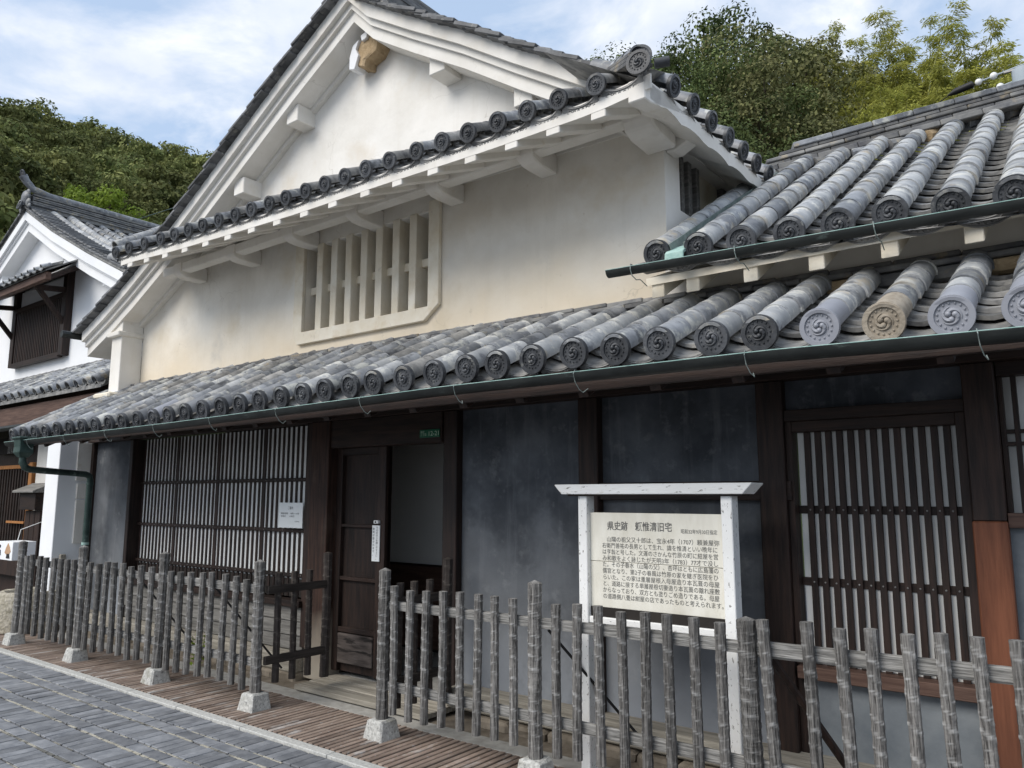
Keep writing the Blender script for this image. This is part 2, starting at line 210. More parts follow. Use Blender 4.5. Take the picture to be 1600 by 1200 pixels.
# ------------------------------------------------------------------ helpers
WL = {}                                   # world location of every parent
def place(o, parent, wloc):
    p = WL.get(parent.name, Vector((0, 0, 0))) if parent else Vector((0, 0, 0))
    o.parent = parent; o.location = Vector(wloc) - p; WL[o.name] = Vector(wloc)
def thing(name, label, cat, loc=(0, 0, 0), group=None):
    o = bpy.data.objects.new(name, None); o.empty_display_size = .2; col.objects.link(o); o.location = loc
    WL[o.name] = Vector(loc); o['label'] = label; o['category'] = cat
    if group: o['group'] = group
    return o
class MB:
    def __init__(s): s.v = []; s.f = []; s.w = None
    def add(s, vs_, fs, ):
        k = len(s.v); s.v += [tuple(v) for v in vs_]; s.f += [tuple(i + k for i in f) for f in fs]; return s
    def box(s, x0, x1, y0, y1, z0, z1):
        x0, x1 = sorted((x0, x1)); y0, y1 = sorted((y0, y1)); z0, z1 = sorted((z0, z1))
        return s.add([(x0, y0, z0), (x1, y0, z0), (x1, y1, z0), (x0, y1, z0), (x0, y0, z1), (x1, y0, z1), (x1, y1, z1), (x0, y1, z1)],
                     [(3, 2, 1, 0), (4, 5, 6, 7), (0, 1, 5, 4), (1, 2, 6, 5), (2, 3, 7, 6), (3, 0, 4, 7)])
    def bar(s, a, b, w, h, up=(0, 0, 1)):
        a = Vector(a); b = Vector(b); t = (b - a).normalized(); up = Vector(up); sd = t.cross(up)
        if sd.length < 1e-4: sd = t.cross(Vector((0, 1, 0)))
        sd.normalize(); u = sd.cross(t).normalized(); sd *= w / 2; u *= h / 2
        return s.add([a - sd - u, a + sd - u, a + sd + u, a - sd + u, b - sd - u, b + sd - u, b + sd + u, b - sd + u],
                     [(0, 1, 2, 3), (7, 6, 5, 4), (0, 4, 5, 1), (1, 5, 6, 2), (2, 6, 7, 3), (3, 7, 4, 0)])
    def prism(s, poly, axis, a, b):
        """poly in the two other axes (x,z for axis y; y,z for axis x; x,y for axis z)"""
        def P(p, t): return {'y': (p[0], t, p[1]), 'x': (t, p[0], p[1]), 'z': (p[0], p[1], t)}[axis]
        n = len(poly)
        return s.add([P(p, a) for p in poly] + [P(p, b) for p in poly],
                     [tuple(range(n)), tuple(range(2 * n - 1, n - 1, -1))] + [(i, i + n, (i + 1) % n + n, (i + 1) % n) for i in range(n)])
    def tube(s, pts, r, n=8, caps=True, arc=None):
        pts = [Vector(p) for p in pts]; rs = r if isinstance(r, (list, tuple)) else [r] * len(pts); rings = []
        for i, p in enumerate(pts):
            t = (pts[min(i + 1, len(pts) - 1)] - pts[max(i - 1, 0)]).normalized()
            a = t.cross(Vector((0, 0, 1)))
            if a.length < .05: a = t.cross(Vector((0, 1, 0)))
            a.normalize(); b = a.cross(t)
            rings.append([p + a * math.cos(2 * math.pi * k / n) * rs[i] + b * math.sin(2 * math.pi * k / n) * rs[i] for k in range(n)])
        vs_ = [v for g in rings for v in g]; fs = []
        for i in range(len(pts) - 1):
            for k in range(n): fs.append((i * n + k, i * n + (k + 1) % n, (i + 1) * n + (k + 1) % n, (i + 1) * n + k))
        if caps: fs += [tuple(range(n - 1, -1, -1)), tuple(range((len(pts) - 1) * n, len(pts) * n))]
        return s.add(vs_, fs)
    def ball(s, c, r, n=8, m=5, sc=(1, 1, 1)):
        c = Vector(c); vs_ = []; fs = []
        for j in range(m + 1):
            th = math.pi * j / m
            for i in range(n):
                ph = 2 * math.pi * i / n
                vs_.append((c.x + r * sc[0] * math.sin(th) * math.cos(ph), c.y + r * sc[1] * math.sin(th) * math.sin(ph), c.z + r * sc[2] * math.cos(th)))
        for j in range(m):
            for i in range(n): fs.append((j * n + i, (j + 1) * n + i, (j + 1) * n + (i + 1) % n, j * n + (i + 1) % n))
        return s.add(vs_, fs)
    def mesh(s, name, m, bevel=0, smooth=False, center=None, fixn=True, rough=0):
        me = bpy.data.meshes.new(name); c = Vector(center or (0, 0, 0))
        me.from_pydata([(Vector(v) - c) for v in s.v], [], s.f)
        if bevel or fixn or smooth:
            bm = bmesh.new(); bm.from_mesh(me)
            if fixn: bmesh.ops.recalc_face_normals(bm, faces=bm.faces)
            if bevel: bmesh.ops.bevel(bm, geom=[e_ for e_ in bm.edges if e_.is_manifold and e_.calc_face_angle(0) > .5], offset=bevel, segments=1, affect='EDGES', profile=.5)
            if rough:
                for v in bm.verts: v.co += Vector((random.uniform(-1, 1), random.uniform(-1, 1), random.uniform(-1, 1))) * rough
            if smooth:
                for f in bm.faces: f.smooth = True
                for e_ in bm.edges:
                    if len(e_.link_faces) == 2 and e_.calc_face_angle(0) > .7: e_.smooth = False
            bm.to_mesh(me); bm.free()
        me.materials.append(M[m] if isinstance(m, str) else m)
        return me
    def build(s, name, m, parent=None, bevel=0, smooth=False, kind=None, label=None, rough=0, fixn=True):
        xs = [v[0] for v in s.v]; ys = [v[1] for v in s.v]; zs = [v[2] for v in s.v]
        c = Vector(((min(xs) + max(xs)) / 2, (min(ys) + max(ys)) / 2, min(zs)))
        me = s.mesh(name, m, bevel, smooth, c, fixn, rough)
        o = bpy.data.objects.new(name, me); col.objects.link(o); place(o, parent, c)
        if kind: o['kind'] = kind
        if label: o['label'] = label
        return o
def tag(o, label, cat, group=None):
    o['label'] = label; o['category'] = cat
    if group: o['group'] = group
    return o
def inst(me, name, parent, mtx, label=None, m=None):
    o = bpy.data.objects.new(name, me); col.objects.link(o); o.parent = parent
    p = WL.get(parent.name, Vector((0, 0, 0))) if parent else Vector((0, 0, 0))
    o.matrix_local = Matrix.Translation(-p) @ mtx
    if m:
        o.material_slots[0].link = 'OBJECT'; o.material_slots[0].material = M[m]
    return o
def joined(items, name, m, parent, mat_=None):
    """many placed copies of one mesh as ONE stuff part"""
    mb = MB()
    for me, mt in items:
        mb.add([mt @ v.co for v in me.vertices], [tuple(p.vertices) for p in me.polygons])
    return mb.build(name, m, parent, kind='stuff', fixn=False)
def B(name, m, parent, *a, bevel=.003, **k):
    return MB().box(*a).build(name, m, parent, bevel=bevel, **k)
def lerp(tab, x):
    if x <= tab[0][0]: return tab[0][1]
    for (a, b), (c, d_) in zip(tab, tab[1:]):
        if x <= c: return b + (d_ - b) * (x - a) / (c - a)
    return tab[-1][1]
def TM(loc, heading=0, slope=0, roll=0, s=1):
    return Matrix.Translation(loc) @ Matrix.Rotation(heading, 4, 'Z') @ Matrix.Rotation(slope, 4, 'X') @ Matrix.Rotation(roll, 4, 'Y') @ Matrix.Scale(s, 4)

# ------------------------------------------------------------------ ground, street, terrain
MB().add([(-900, -900, -.06), (900, -900, -.06), (900, 900, -.06), (-900, 900, -.06)], [(0, 1, 2, 3)]).build('ground', 'asphalt', kind='structure')
street = MB().box(-30, 12, -3.2, 3.17, -.05, -.013).build('street', 'soil', kind='structure')
hill_pts = []; NA, NR = 90, 46
def hill_h(az, r):
    t = min(max((az - 30) / 25, 0), 1); t = t * t * (3 - 2 * t)
    r0 = 16 + t * 11; sl_ = .66 - t * .06; cap = 34 + t * 36
    if az < 12: cap -= (12 - az) * .6
    h = max(0, (r - r0) * sl_); h = cap * math.tanh(h / cap)
    return h + (math.sin(r * .31 + az * .2) * .5 + math.sin(az * .37) * .6) * min(1, h / 4)
hb = MB(); vs_ = []
for i in range(NA + 1):
    az = -45 + 160 * i / NA
    for j in range(NR + 1):
        r = 13 + (j / NR) ** 1.5 * 330; a = R(az); h = hill_h(az, r) - .3
        edge = min(1, min(az + 45, 115 - az) / 18)
        vs_.append((-math.sin(a) * r, math.cos(a) * r, h * edge - .3))
hb.add(vs_, [(i * (NR + 1) + j, (i + 1) * (NR + 1) + j, (i + 1) * (NR + 1) + j + 1, i * (NR + 1) + j + 1) for i in range(NA) for j in range(NR)])
hb.build('hillside', 'hill', kind='structure', smooth=True)

walk = MB().box(-16, 2, 3.235, 4.6, -.05, -.022).build('footpath', 'soil', kind='structure')
# kerb stones
x = -15.0; kb = None
kerb = MB().box(-15, 2, 3.19, 3.22, -.05, -.03).build('kerb', 'concrete', kind='structure')
while x < 1.5:
    l = random.uniform(.72, .95)
    MB().box(x, x + l - .006, 3.172, 3.245, -.03, .012).build('kerb_stone', 'kerbstone', kerb, bevel=.004)
    x += l
# grating slats over the drain
slat_me = MB().box(-.0195, .0195, 0, .62, -.02, .008).mesh('grating_slat', 'slat', bevel=.003)
k = 0; x = -11.0
while x < -1.0:
    inst(slat_me, 'grating_slat', walk, TM((x, 3.262 + random.uniform(-.003, .003), random.uniform(-.002, .002)))); x += .0535; k += 1
inst(MB().box(-6, 7, 0, .16, -.02, .004).mesh('concrete_edge', 'concrete', bevel=.003), 'concrete_edge', walk, TM((-6, 3.893, 0)))
MB().box(-16, 2, 4.06, 4.6, -.03, -.004).build('earth_strip', 'rubble', walk)

# pavers : soldier rows and stretcher rows
sold = [MB().box(-.037, .037, -.098, .098, -.03, 0).mesh('paver', 'paver', bevel=.003, rough=.0016) for _ in range(4)]
strt = [MB().box(-.098, .098, -.046, .046, -.03, 0).mesh('paver', 'paver', bevel=.003, rough=.0016) for _ in range(3)]
items = []
y = 3.165; row = 0; joints = MB()
while y > -1.2:
    if row % 2 == 0:
        y0 = y - .205; x = -13.5 + random.random() * .08
        while x < 1:
            items.append((random.choice(sold), x, (y + y0) / 2, random.uniform(-.03, .03))); x += .0812 if random.random() > .08 else .088
        y = y0 - .010
    else:
        y0 = y - .096; x = -13.5 + random.random() * .2
        while x < 1:
            items.append((random.choice(strt), x, (y + y0) / 2, random.uniform(-.02, .02))); x += .207
        y = y0 - .019
    row += 1; jy = y + (.005 if row % 2 else .0095)
    for q in range(150):
        if random.random() < (.55 if row % 2 else .86): xx = -13.5 + q * .1; wj = .0042 if row % 2 else .0085; dy_ = random.uniform(-.002, .002); joints.box(xx, xx + random.uniform(.08, .102), jy - wj + dy_, jy + wj + dy_, -.02, -.0035 + random.uniform(-.002, .0015))
joints.build('joint_sand', 'sand', street, kind='stuff', fixn=False)
vis = []; rest = []
for it in items:
    x, y_ = it[1], it[2]
    (vis if y_ - 1.9 > (x + 5.21) * .78 - .06 and x > -9.3 else rest).append(it)
vis.sort(key=lambda t: t[1] ** 2 + t[2] ** 2)
rest += vis[298:]; vis = vis[:298]
def pm(it): return TM((it[1], it[2], random.uniform(-.0035, .001)), it[3] * .35) @ Matrix.Rotation(random.uniform(-.008, .008), 4, 'X')
for it in vis: inst(it[0], 'paver', street, pm(it))
joined([(it[0], pm(it)) for it in rest], 'paver_field', 'paver_more', street)

# ------------------------------------------------------------------ roof tile kit
def disc_shape(mb, r, tilt, y0=0):
    """round end face with raised rim, beads and three swirling commas, facing -y"""
    n = 28; Rt = Matrix.Rotation(tilt, 4, 'X')
    def ring(rad, y): return [Rt @ Vector((rad * math.cos(2 * math.pi * k / n), y + y0, rad * math.sin(2 * math.pi * k / n))) for k in range(n)]
    prof = [(r * .98, .030), (r, .004), (r * .985, 0), (r * .74, 0), (r * .72, .008), (.0001, .008)]
    vs_ = []; fs = []
    for q in prof: vs_ += ring(*q)
    for j in range(len(prof) - 1):
        for k in range(n): fs.append((j * n + k, j * n + (k + 1) % n, (j + 1) * n + (k + 1) % n, (j + 1) * n + k))
    mb.add(vs_, fs)
    for k in range(15):
        a = 2 * math.pi * k / 15; c = Rt @ Vector((r * .61 * math.cos(a), .007 + y0, r * .61 * math.sin(a)))
        mb.ball(c, r * .062, 6, 4)
    for k in range(3):
        a0 = 2 * math.pi * k / 3 + .4; pts = []; rr = []
        for i in range(10):
            t = i / 9; a = a0 - t * 2.9; rad = r * (.17 + .27 * t ** .8)
            pts.append(Rt @ Vector((rad * math.cos(a), .006 + y0, rad * math.sin(a)))); rr.append(r * (.125 * (1 - t) ** .8 + .012))
        mb.tube(pts, rr, 6)
        mb.ball(pts[0], r * .15, 8, 5)
    return mb
def roll_shape(mb, r0, r1, L, th=.014, a0=-14, n=12, y0=0):
    ang = [R(a0 + (180 - 2 * a0) * k / n) for k in range(n + 1)]
    A = [(r0 * math.cos(a), y0, r0 * math.sin(a)) for a in ang]; Bq = [(r1 * math.cos(a), y0 + L, r1 * math.sin(a)) for a in ang]
    I = [((r0 - th) * math.cos(a), y0, (r0 - th) * math.sin(a)) for a in ang]; J = [((r1 - th) * math.cos(a), y0 + L, (r1 - th) * math.sin(a)) for a in ang]
    m_ = n + 1; fs = []
    for k in range(n): fs += [(k, k + 1, m_ + k + 1, m_ + k), (2 * m_ + k + 1, 2 * m_ + k, k, k + 1), (m_ + k, m_ + k + 1, 3 * m_ + k + 1, 3 * m_ + k)]
    return mb.add(A + Bq + I + J, fs)
def pan_shape(mb, w, L, th=.019, sag=.042, n=8, y0=0, drop=0):
    def z(x): return -sag * (1 - (2 * x / w) ** 2)
    X = [-w / 2 + w * k / n for k in range(n + 1)]
    vs_ = [(x_, y0, z(x_)) for x_ in X] + [(x_, y0 + L, z(x_) - drop) for x_ in X] + [(x_, y0, z(x_) - th) for x_ in X]
    m_ = n + 1; fs = []
    for k in range(n): fs += [(k, k + 1, m_ + k + 1, m_ + k), (2 * m_ + k, 2 * m_ + k + 1, k + 1, k)]
    return mb.add(vs_, fs)
RT = .074
rolls = [roll_shape(MB(), RT, RT - .009, .27).mesh('round_tile', 'tile', smooth=True, rough=.0008) for _ in range(3)]
half = .055
EAVE = roll_shape(MB(), RT, RT - .006, .30); EAVE_me = EAVE.mesh('eave_roll', 'tile', smooth=True)
DISC_me = disc_shape(MB(), .083, R(-14)).mesh('eave_disc', 'disc', smooth=True)
DISC_big = disc_shape(MB(), .108, R(-14)).mesh('eave_disc_large', 'disc', smooth=True)
PAN_me = [pan_shape(MB(), .235, .22).mesh('pan_tile', 'tile_pan', smooth=True, rough=.001) for _ in range(3)]
ep = pan_shape(MB(), .235, .2, th=.05, sag=.042)
def arc_z(x_): return -.042 * (1 - (2 * x_ / .235) ** 2)
ep.tube([(-.09 + .18 * i / 12, -.002, arc_z(-.09 + .18 * i / 12) - .008) for i in range(13)], .0035, 4)
ep.tube([(-.09 + .18 * i / 12, -.002, arc_z(-.09 + .18 * i / 12) - .043) for i in range(13)], .0035, 4)
ep.tube([(-.075 + .15 * i / 24, -.002, arc_z(-.075 + .15 * i / 24) - .026 + .009 * math.sin(i * 1.45)) for i in range(25)], .0038, 4)
EPAN_me = ep.mesh('eave_pan_tile', 'tile_pan', smooth=True)

house = thing('merchant_house', 'two storey white plaster merchant house with tiled gable roof and dark timber street front', 'house', (-5.5, 5, 0))
annex = thing('tiled_roof_wing', 'low wing with pale round tile roof against the right side of the white house', 'building', (-.9, 5.5, 2.9))
pans_left = [296]
def column(parent, X, Y0, z0, Y1, z1, mats, discm='disc', first=None, heading=0, expo=.195, rnd=None, nmax=99):
    """one row of barrel tiles running up a slope, with its round end tile"""
    ax = Vector((X, Y0, z0)); top = Vector((X, Y1, z1)) if heading == 0 else None
    dirv = (top - ax) if heading == 0 else None
    L = dirv.length; sl_ = math.asin(dirv.z / L); u = dirv.normalized()
    o = inst(DISC_me, 'eave_disc', parent, TM(ax, heading, sl_) , m=discm)
    m0 = first or random.choice(mats)
    inst(EAVE_me, 'eave_roll', parent, TM(ax + u * .012, heading, sl_), m=m0)
    t = .262; k = 0
    while t < L - .05 and k < nmax:
        e = expo * random.uniform(.93, 1.07)
        j = random.uniform(-.004, .004)
        inst(random.choice(rolls), 'round_tile', parent, TM(ax + u * t + Vector((j, 0, random.uniform(-.001, .003))), heading + random.uniform(-.015, .015), sl_, random.uniform(-.04, .04)), m=random.choice(mats))
        t += e; k += 1
def channel(parent, X, Y0, z0, Y1, z1, expo=.135, w=.25, stuff=None, count=None):
    a = Vector((X, Y0, z0 - .035)); b = Vector((X, Y1, z1 - .035)); dv = b - a; L = dv.length; sl_ = math.asin(dv.z / L); u = dv.normalized()
    inst(EPAN_me, 'eave_pan_tile', parent, TM(a + u * .03, 0, sl_))
    t = .03 + expo * .9; i = 0
    while t < L - .02:
        nrm = Vector((0, -math.sin(sl_), math.cos(sl_)))
        mt = TM(a + u * t + nrm * .036 + Vector((random.uniform(-.004, .004), 0, random.uniform(-.002, .002))), random.uniform(-.02, .02), sl_ - .16, random.uniform(-.02, .02))
        if w != .235: mt = mt @ Matrix.Diagonal((w / .235, 1, 1, 1))
        if count is not None and count[0] <= 0: stuff.append((random.choice(PAN_me), mt))
        else:
            inst(random.choice(PAN_me), 'pan_tile', parent, mt)
            if count is not None: count[0] -= 1
        t += expo * random.uniform(.9, 1.1)

# ------------------------------------------------------------------ main house: upper floor
Z0W = 2.80
wx0, wx1 = -9.0, -2.15
w_in = (-5.90, -4.26, 3.07, 3.90)
wall = MB()
wall.box(wx0, w_in[0], 4.4, 4.55, Z0W - .2, 4.25 if False else 3.86)
wall.add([(wx0, 4.4, 3.86), (-8.35, 4.4, 3.86), (-8.35, 4.4, 4.2), (wx0, 4.55, 3.86), (-8.35, 4.55, 3.86), (-8.35, 4.55, 4.2)], [(0, 1, 2), (3, 5, 4), (0, 2, 5, 3), (1, 4, 5, 2), (0, 3, 4, 1)])
wall.box(-8.35, w_in[0], 4.4, 4.55, 3.86, 4.3)
wall.box(w_in[1], wx1 - .2, 4.4, 4.55, Z0W - .2, 4.3); wall.box(wx1 - .2, wx1 - .001, 4.4, 4.55, Z0W - .2, 4.04)
wall.box(w_in[0], w_in[1], 4.4, 4.55, Z0W - .2, w_in[2]); wall.box(w_in[0], w_in[1], 4.4, 4.55, w_in[3], 4.3)
upper = wall.build('upper_wall', 'plaster', house)
# side wall with its window opening
sw = MB(); sx0, sx1 = -2.30, -2.149
sw.box(sx0, sx1, 4.401, 4.62, 2.9, 4.1); sw.box(sx0, sx1, 4.62, 5.62, 2.9, 3.46); sw.box(sx0, sx1, 5.62, 9.0, 2.9, 4.1); sw.box(sx0, sx1, 4.62, 5.62, 3.93, 4.1)
sw.build('side_wall', 'plaster_trim', house)
swin = MB().box(-2.34, -2.31, 4.62, 5.62, 3.46, 3.93).build('side_window', 'dark', house)
for yy, w in ((4.66, .05), (4.78, .05), (4.90, .06), (5.04, .05), (5.52, .10)): MB().box(-2.27, -2.21, yy, yy + w, 3.46, 3.93).build('window_bar', 'wood_grey', swin, bevel=.004)
MB().box(-2.29, -2.25, 5.15, 5.5, 3.46, 3.93).build('shutter', 'plaster_beige', swin)
# sleeve wall left end
MB().box(-9.24, -9.0, 4.15, 4.4, 2.72, 3.66).build('sleeve_wall', 'plaster_trim', house, bevel=.006)
MB().box(-9.27, -8.98, 4.10, 4.42, 3.40, 3.46).build('sleeve_moulding', 'plaster_trim', house, bevel=.01)
MB().box(-9.34, -8.95, 4.02, 4.40, 2.66, 2.73).build('sleeve_foot', 'plaster_beige', house, bevel=.02)
# barred window
win = thing('barred_window', '', ''); bpy.data.objects.remove(win)
fr = MB(); a0, a1, b0, b1 = -6.03, -4.14, 2.955, 3.96; i0, i1, j0, j1 = w_in
fr.prism([(a0, b1), (a0, b0 + .09), (a0 + .07, b0), (a1 - .16, b0), (a1, b0 + .12), (a1, b1), (i1, b1), (i1, j0), (i0, j0), (i0, b1)], 'y', 4.36, 4.398)
winf = fr.build('window_frame', 'plaster_beige', house, bevel=.004)
MB().box(i0, i1, 4.455, 4.515, 3.445, 3.515).build('crossbar', 'plaster_beige', winf, bevel=.004)
pit = (i1 - i0) / 8
for k in range(7):
    xc = i0 + pit * (k + 1) + random.uniform(-.008, .008)
    MB().box(xc - .042, xc + .042, 4.385, 4.535, j0, j1 - .0).build('window_bar', 'plaster_beige', winf, bevel=.005, rough=.002)
MB().box(i0 - .1, i1 + .1, 4.66, 4.68, j0 - .1, j1 + .1).build('window_backing', 'dark', winf)
MB().box(i0, i1, 4.41, 4.6, j1 - .012, j1 + .01).build('window_head', 'plaster_trim', winf)

# eave beam, brackets, rafters, fascia of the front eave
MB().box(-8.05, -2.06, 4.10, 4.21, 3.925, 4.02).build('eave_beam', 'plaster_trim', house, bevel=.01)
for xc in (-7.72, -6.72, -5.79, -4.91, -3.97, -3.07):
    pr = [(4.08, 4.02), (4.08, 3.92), (4.10, 3.895), (4.15, 3.875), (4.22, 3.868), (4.4, 3.868), (4.4, 4.02)]
    MB().prism(pr, 'x', xc - .07, xc + .07).build('bracket', 'plaster_trim', house, bevel=.008)
MB().prism([(4.05, 4.0), (4.05, 3.90), (4.09, 3.84), (4.17, 3.81), (4.4, 3.80), (4.4, 4.0)], 'x', -2.27, -2.06).build('bracket', 'plaster_trim', house, bevel=.012)
MB().prism([(-2.15, 3.93), (-2.15, 3.80), (-2.08, 3.79), (-1.98, 3.84), (-1.96, 3.93)], 'y', 4.42, 4.54).build('bracket', 'plaster_trim', house, bevel=.01)
ztab = [(-8.05, 4.06), (-7.7, 4.055), (-7.0, 4.01), (-6.0, 3.968), (-5.0, 3.932), (-4.0, 3.918), (-3.0, 3.895), (-2.2, 3.892), (-1.84, 3.925)]
fas = MB(); N = 40
for k in range(N):
    xa = -7.95 + (6.12) * k / N; xb = -7.95 + 6.12 * (k + 1) / N; za, zb = lerp(ztab, xa) - .055, lerp(ztab, xb) - .055
    h = .085
    ya, yb = [min(4.4, 3.62 + (-1.83 - q_) * 1.25) for q_ in (xa, xb)]; ra_, rb2 = (ya - 3.6) * .425, (yb - 3.6) * .425
    fas.add([(xa, 3.60, za - h), (xb, 3.60, zb - h), (xb, 3.60, zb), (xa, 3.60, za), (xa, ya, za - h + ra_), (xb, yb, zb - h + rb2), (xb, yb, zb + rb2), (xa, ya, za + ra_)],
            [(0, 1, 2, 3), (0, 4, 5, 1), (3, 2, 6, 7)] + ([(0, 3, 7, 4)] if k == 0 else []) + ([(1, 5, 6, 2)] if k == N - 1 else []))
fas.build('eave_soffit', 'plaster_trim', house, fixn=False)
for xc in (-7.76, -7.42, -7.06, -6.70, -6.34, -5.98, -5.62, -5.26, -4.90, -4.55, -4.18, -3.84, -3.49, -3.15, -2.81, -2.49, -2.17):
    z_ = lerp(ztab, xc) - .13
    MB().add([(xc + sx * .05, 3.602 + yy, z_ + zz) for sx in (-1, 1) for (yy, zz) in ((0, -.055), (0, .02), (.78, .36), (.78, .285))],
             [(0, 1, 2, 3), (7, 6, 5, 4), (0, 4, 5, 1), (1, 5, 6, 2), (2, 6, 7, 3), (3, 7, 4, 0)]).build('rafter_end', 'plaster_trim', house, bevel=.005)
MB().prism([(3.598, 3.865), (3.598, 3.735), (3.66, 3.735), (4.2, 3.86), (4.2, 3.90)], 'x', -1.97, -1.862).build('corner_rafter', 'plaster_trim', house, bevel=.006)
# wavy plaster soffit on the right side
wv = MB(); n = 60; vs_ = []
def wz(y_): return 3.815 + .028 * abs(math.sin((y_ - 3.7) * math.pi / .36)) ** .7 * (1 if y_ > 3.85 else .3)
ys = [3.66 + (7.6 - 3.66) * i / n for i in range(n + 1)]
for y_ in ys: vs_ += [(-1.862, y_, wz(y_) + .035), (-1.862, y_, wz(y_) - .06), (-2.149, y_, wz(y_) + .10), (-1.862 - .001, y_, 3.86)]
fs = []
for i in range(n): a = i * 4; fs += [(a + 1, a + 5, a + 4, a), (a + 1, a + 2, a + 6, a + 5), (a, a + 4, a + 7, a + 3)]
wv.add(vs_, fs).build('side_soffit', 'plaster_trim', house, fixn=True, smooth=True)

# front eave tiles
US = .77
UX = [-8.0, -7.712, -7.395, -7.08, -6.82, -6.57, -6.325, -6.064, -5.804, -5.566, -5.311, -5.085, -4.829, -4.592, -4.359, -4.124, -3.874, -3.605, -3.364, -3.13, -2.883, -2.65, -2.416, -2.153]
front_eave = MB()
for k in range(len(UX)): pass
fe = MB()
for a, b in zip(UX, UX[1:] + [-1.86]):
    za, zb = lerp(ztab, a), lerp(ztab, b)
    ea, eb = [min(4.5, 3.66 + (-1.84 - q_) * 1.1) for q_ in (a, b)]
    fe.add([(a, 3.62, za - .07), (b, 3.62, zb - .07), (b, eb, zb - .07 + (eb - 3.62) * .489), (a, ea, za - .07 + (ea - 3.62) * .489)], [(0, 1, 2, 3)])
front_eave = fe.build('front_eave_roof', 'tile_pan', house, fixn=False)
for k, X in enumerate(UX):
    z = lerp(ztab, X)
    s_ = R(26); ax = Vector((X, 3.55, z)); u = Vector((0, math.cos(s_), math.sin(s_)))
    inst(DISC_me, 'eave_disc', front_eave, TM(ax, random.uniform(-.04, .04), s_, 0, US * random.uniform(.97, 1.03)))
    inst(EAVE_me, 'eave_roll', front_eave, TM(ax + u * .012, 0, s_, 0, US), m=random.choice(['tile', 'tile_pan']))
    for q in range(3): inst(rolls[k % 3], 'round_tile', front_eave, TM(ax + u * (.21 + q * .19), random.uniform(-.02, .02), s_, 0, US), m='tile')
for a, b in zip(UX, UX[1:] + [-1.86]):
    xc = (a + b) / 2; z = lerp(ztab, xc) - .03; w = b - a
    for q, me in enumerate((EPAN_me, PAN_me[0], PAN_me[1], PAN_me[2], PAN_me[0])):
        yy = 3.575 + q * .085
        if b > -1.9 and q > 1: continue
        inst(me, 'eave_pan_tile' if q == 0 else 'pan_tile', front_eave, TM((xc, yy, z + q * .085 * .49 + (.02 if q else 0)), 0, R(26) - (.12 if q else 0)) @ Matrix.Diagonal((w / .245, 1, 1, 1)))
# side eave tiles facing right
side_eave = MB().add([(-1.88, 3.66, 3.87), (-1.88, 8.4, 3.87), (-2.6, 8.4, 4.32), (-2.6, 3.66, 4.32)], [(0, 1, 2, 3)]).build('side_eave_roof', 'tile_pan', house, fixn=False)
SY = [3.90, 4.17, 4.44, 4.72, 4.98, 5.23, 5.48, 5.75, 6.0, 6.26, 6.52]
for y_ in SY:
    ax = Vector((-1.82, y_, 3.925)); s_ = R(30); u = Vector((-math.cos(s_), 0, math.sin(s_)))
    inst(DISC_me, 'eave_disc', side_eave, TM(ax, R(90), s_, 0, .8)); inst(EAVE_me, 'eave_roll', side_eave, TM(ax + u * .012, R(90), s_, 0, .8), m='tile')
    inst(rolls[0], 'round_tile', side_eave, TM(ax + u * .22, R(90), s_, 0, .8)); inst(rolls[1], 'round_tile', side_eave, TM(ax + u * .42, R(90), s_, 0, .8))
for a, b in zip(SY, SY[1:] + [6.8]):
    yc = (a + b) / 2
    for q, me in enumerate((EPAN_me, PAN_me[0], PAN_me[1])):
        inst(me, 'eave_pan_tile' if q == 0 else 'pan_tile', side_eave, TM((-1.845 - q * .08, yc, 3.895 + q * .05 + (.02 if q else 0)), R(90), R(28) - (.12 if q else 0)) @ Matrix.Diagonal((abs(b - a) / .245, 1, 1, 1)))
# corner hip ridge with two large round end tiles
hip = MB(); A_, B_ = Vector((-1.87, 3.56, 3.92)), Vector((-2.42, 4.10, 4.22))
for k in range(3):
    off = Vector((0, 0, .028 * k)); hip.bar(A_ + off, B_ + off, .15 - .015 * k, .022)
hipo = hip.build('hip_ridge', 'noshi', house, bevel=.003)
hd = (B_ - A_); hh = math.atan2(-hd.x, hd.y); hs_ = math.asin(hd.z / hd.length)
for q in range(4): inst(rolls[q % 3], 'round_tile', hipo, TM(A_ + hd.normalized() * (.02 + q * .17) + Vector((0, 0, .06)), hh, hs_, 0, .74), m='tile')
inst(DISC_big, 'eave_disc_large', hipo, TM(Vector((-1.85, 3.50, 3.90)), R(8), R(14), 0, .66))
inst(DISC_big, 'eave_disc_large', hipo, TM(Vector((-1.87, 3.57, 3.98)), R(20), R(14), 0, .60))
MB().tube([(-1.80, 3.60, 3.915), (-1.73, 3.64, 3.925)], .028, 10).build('ridge_end_cap', 'disc', hipo, smooth=True)

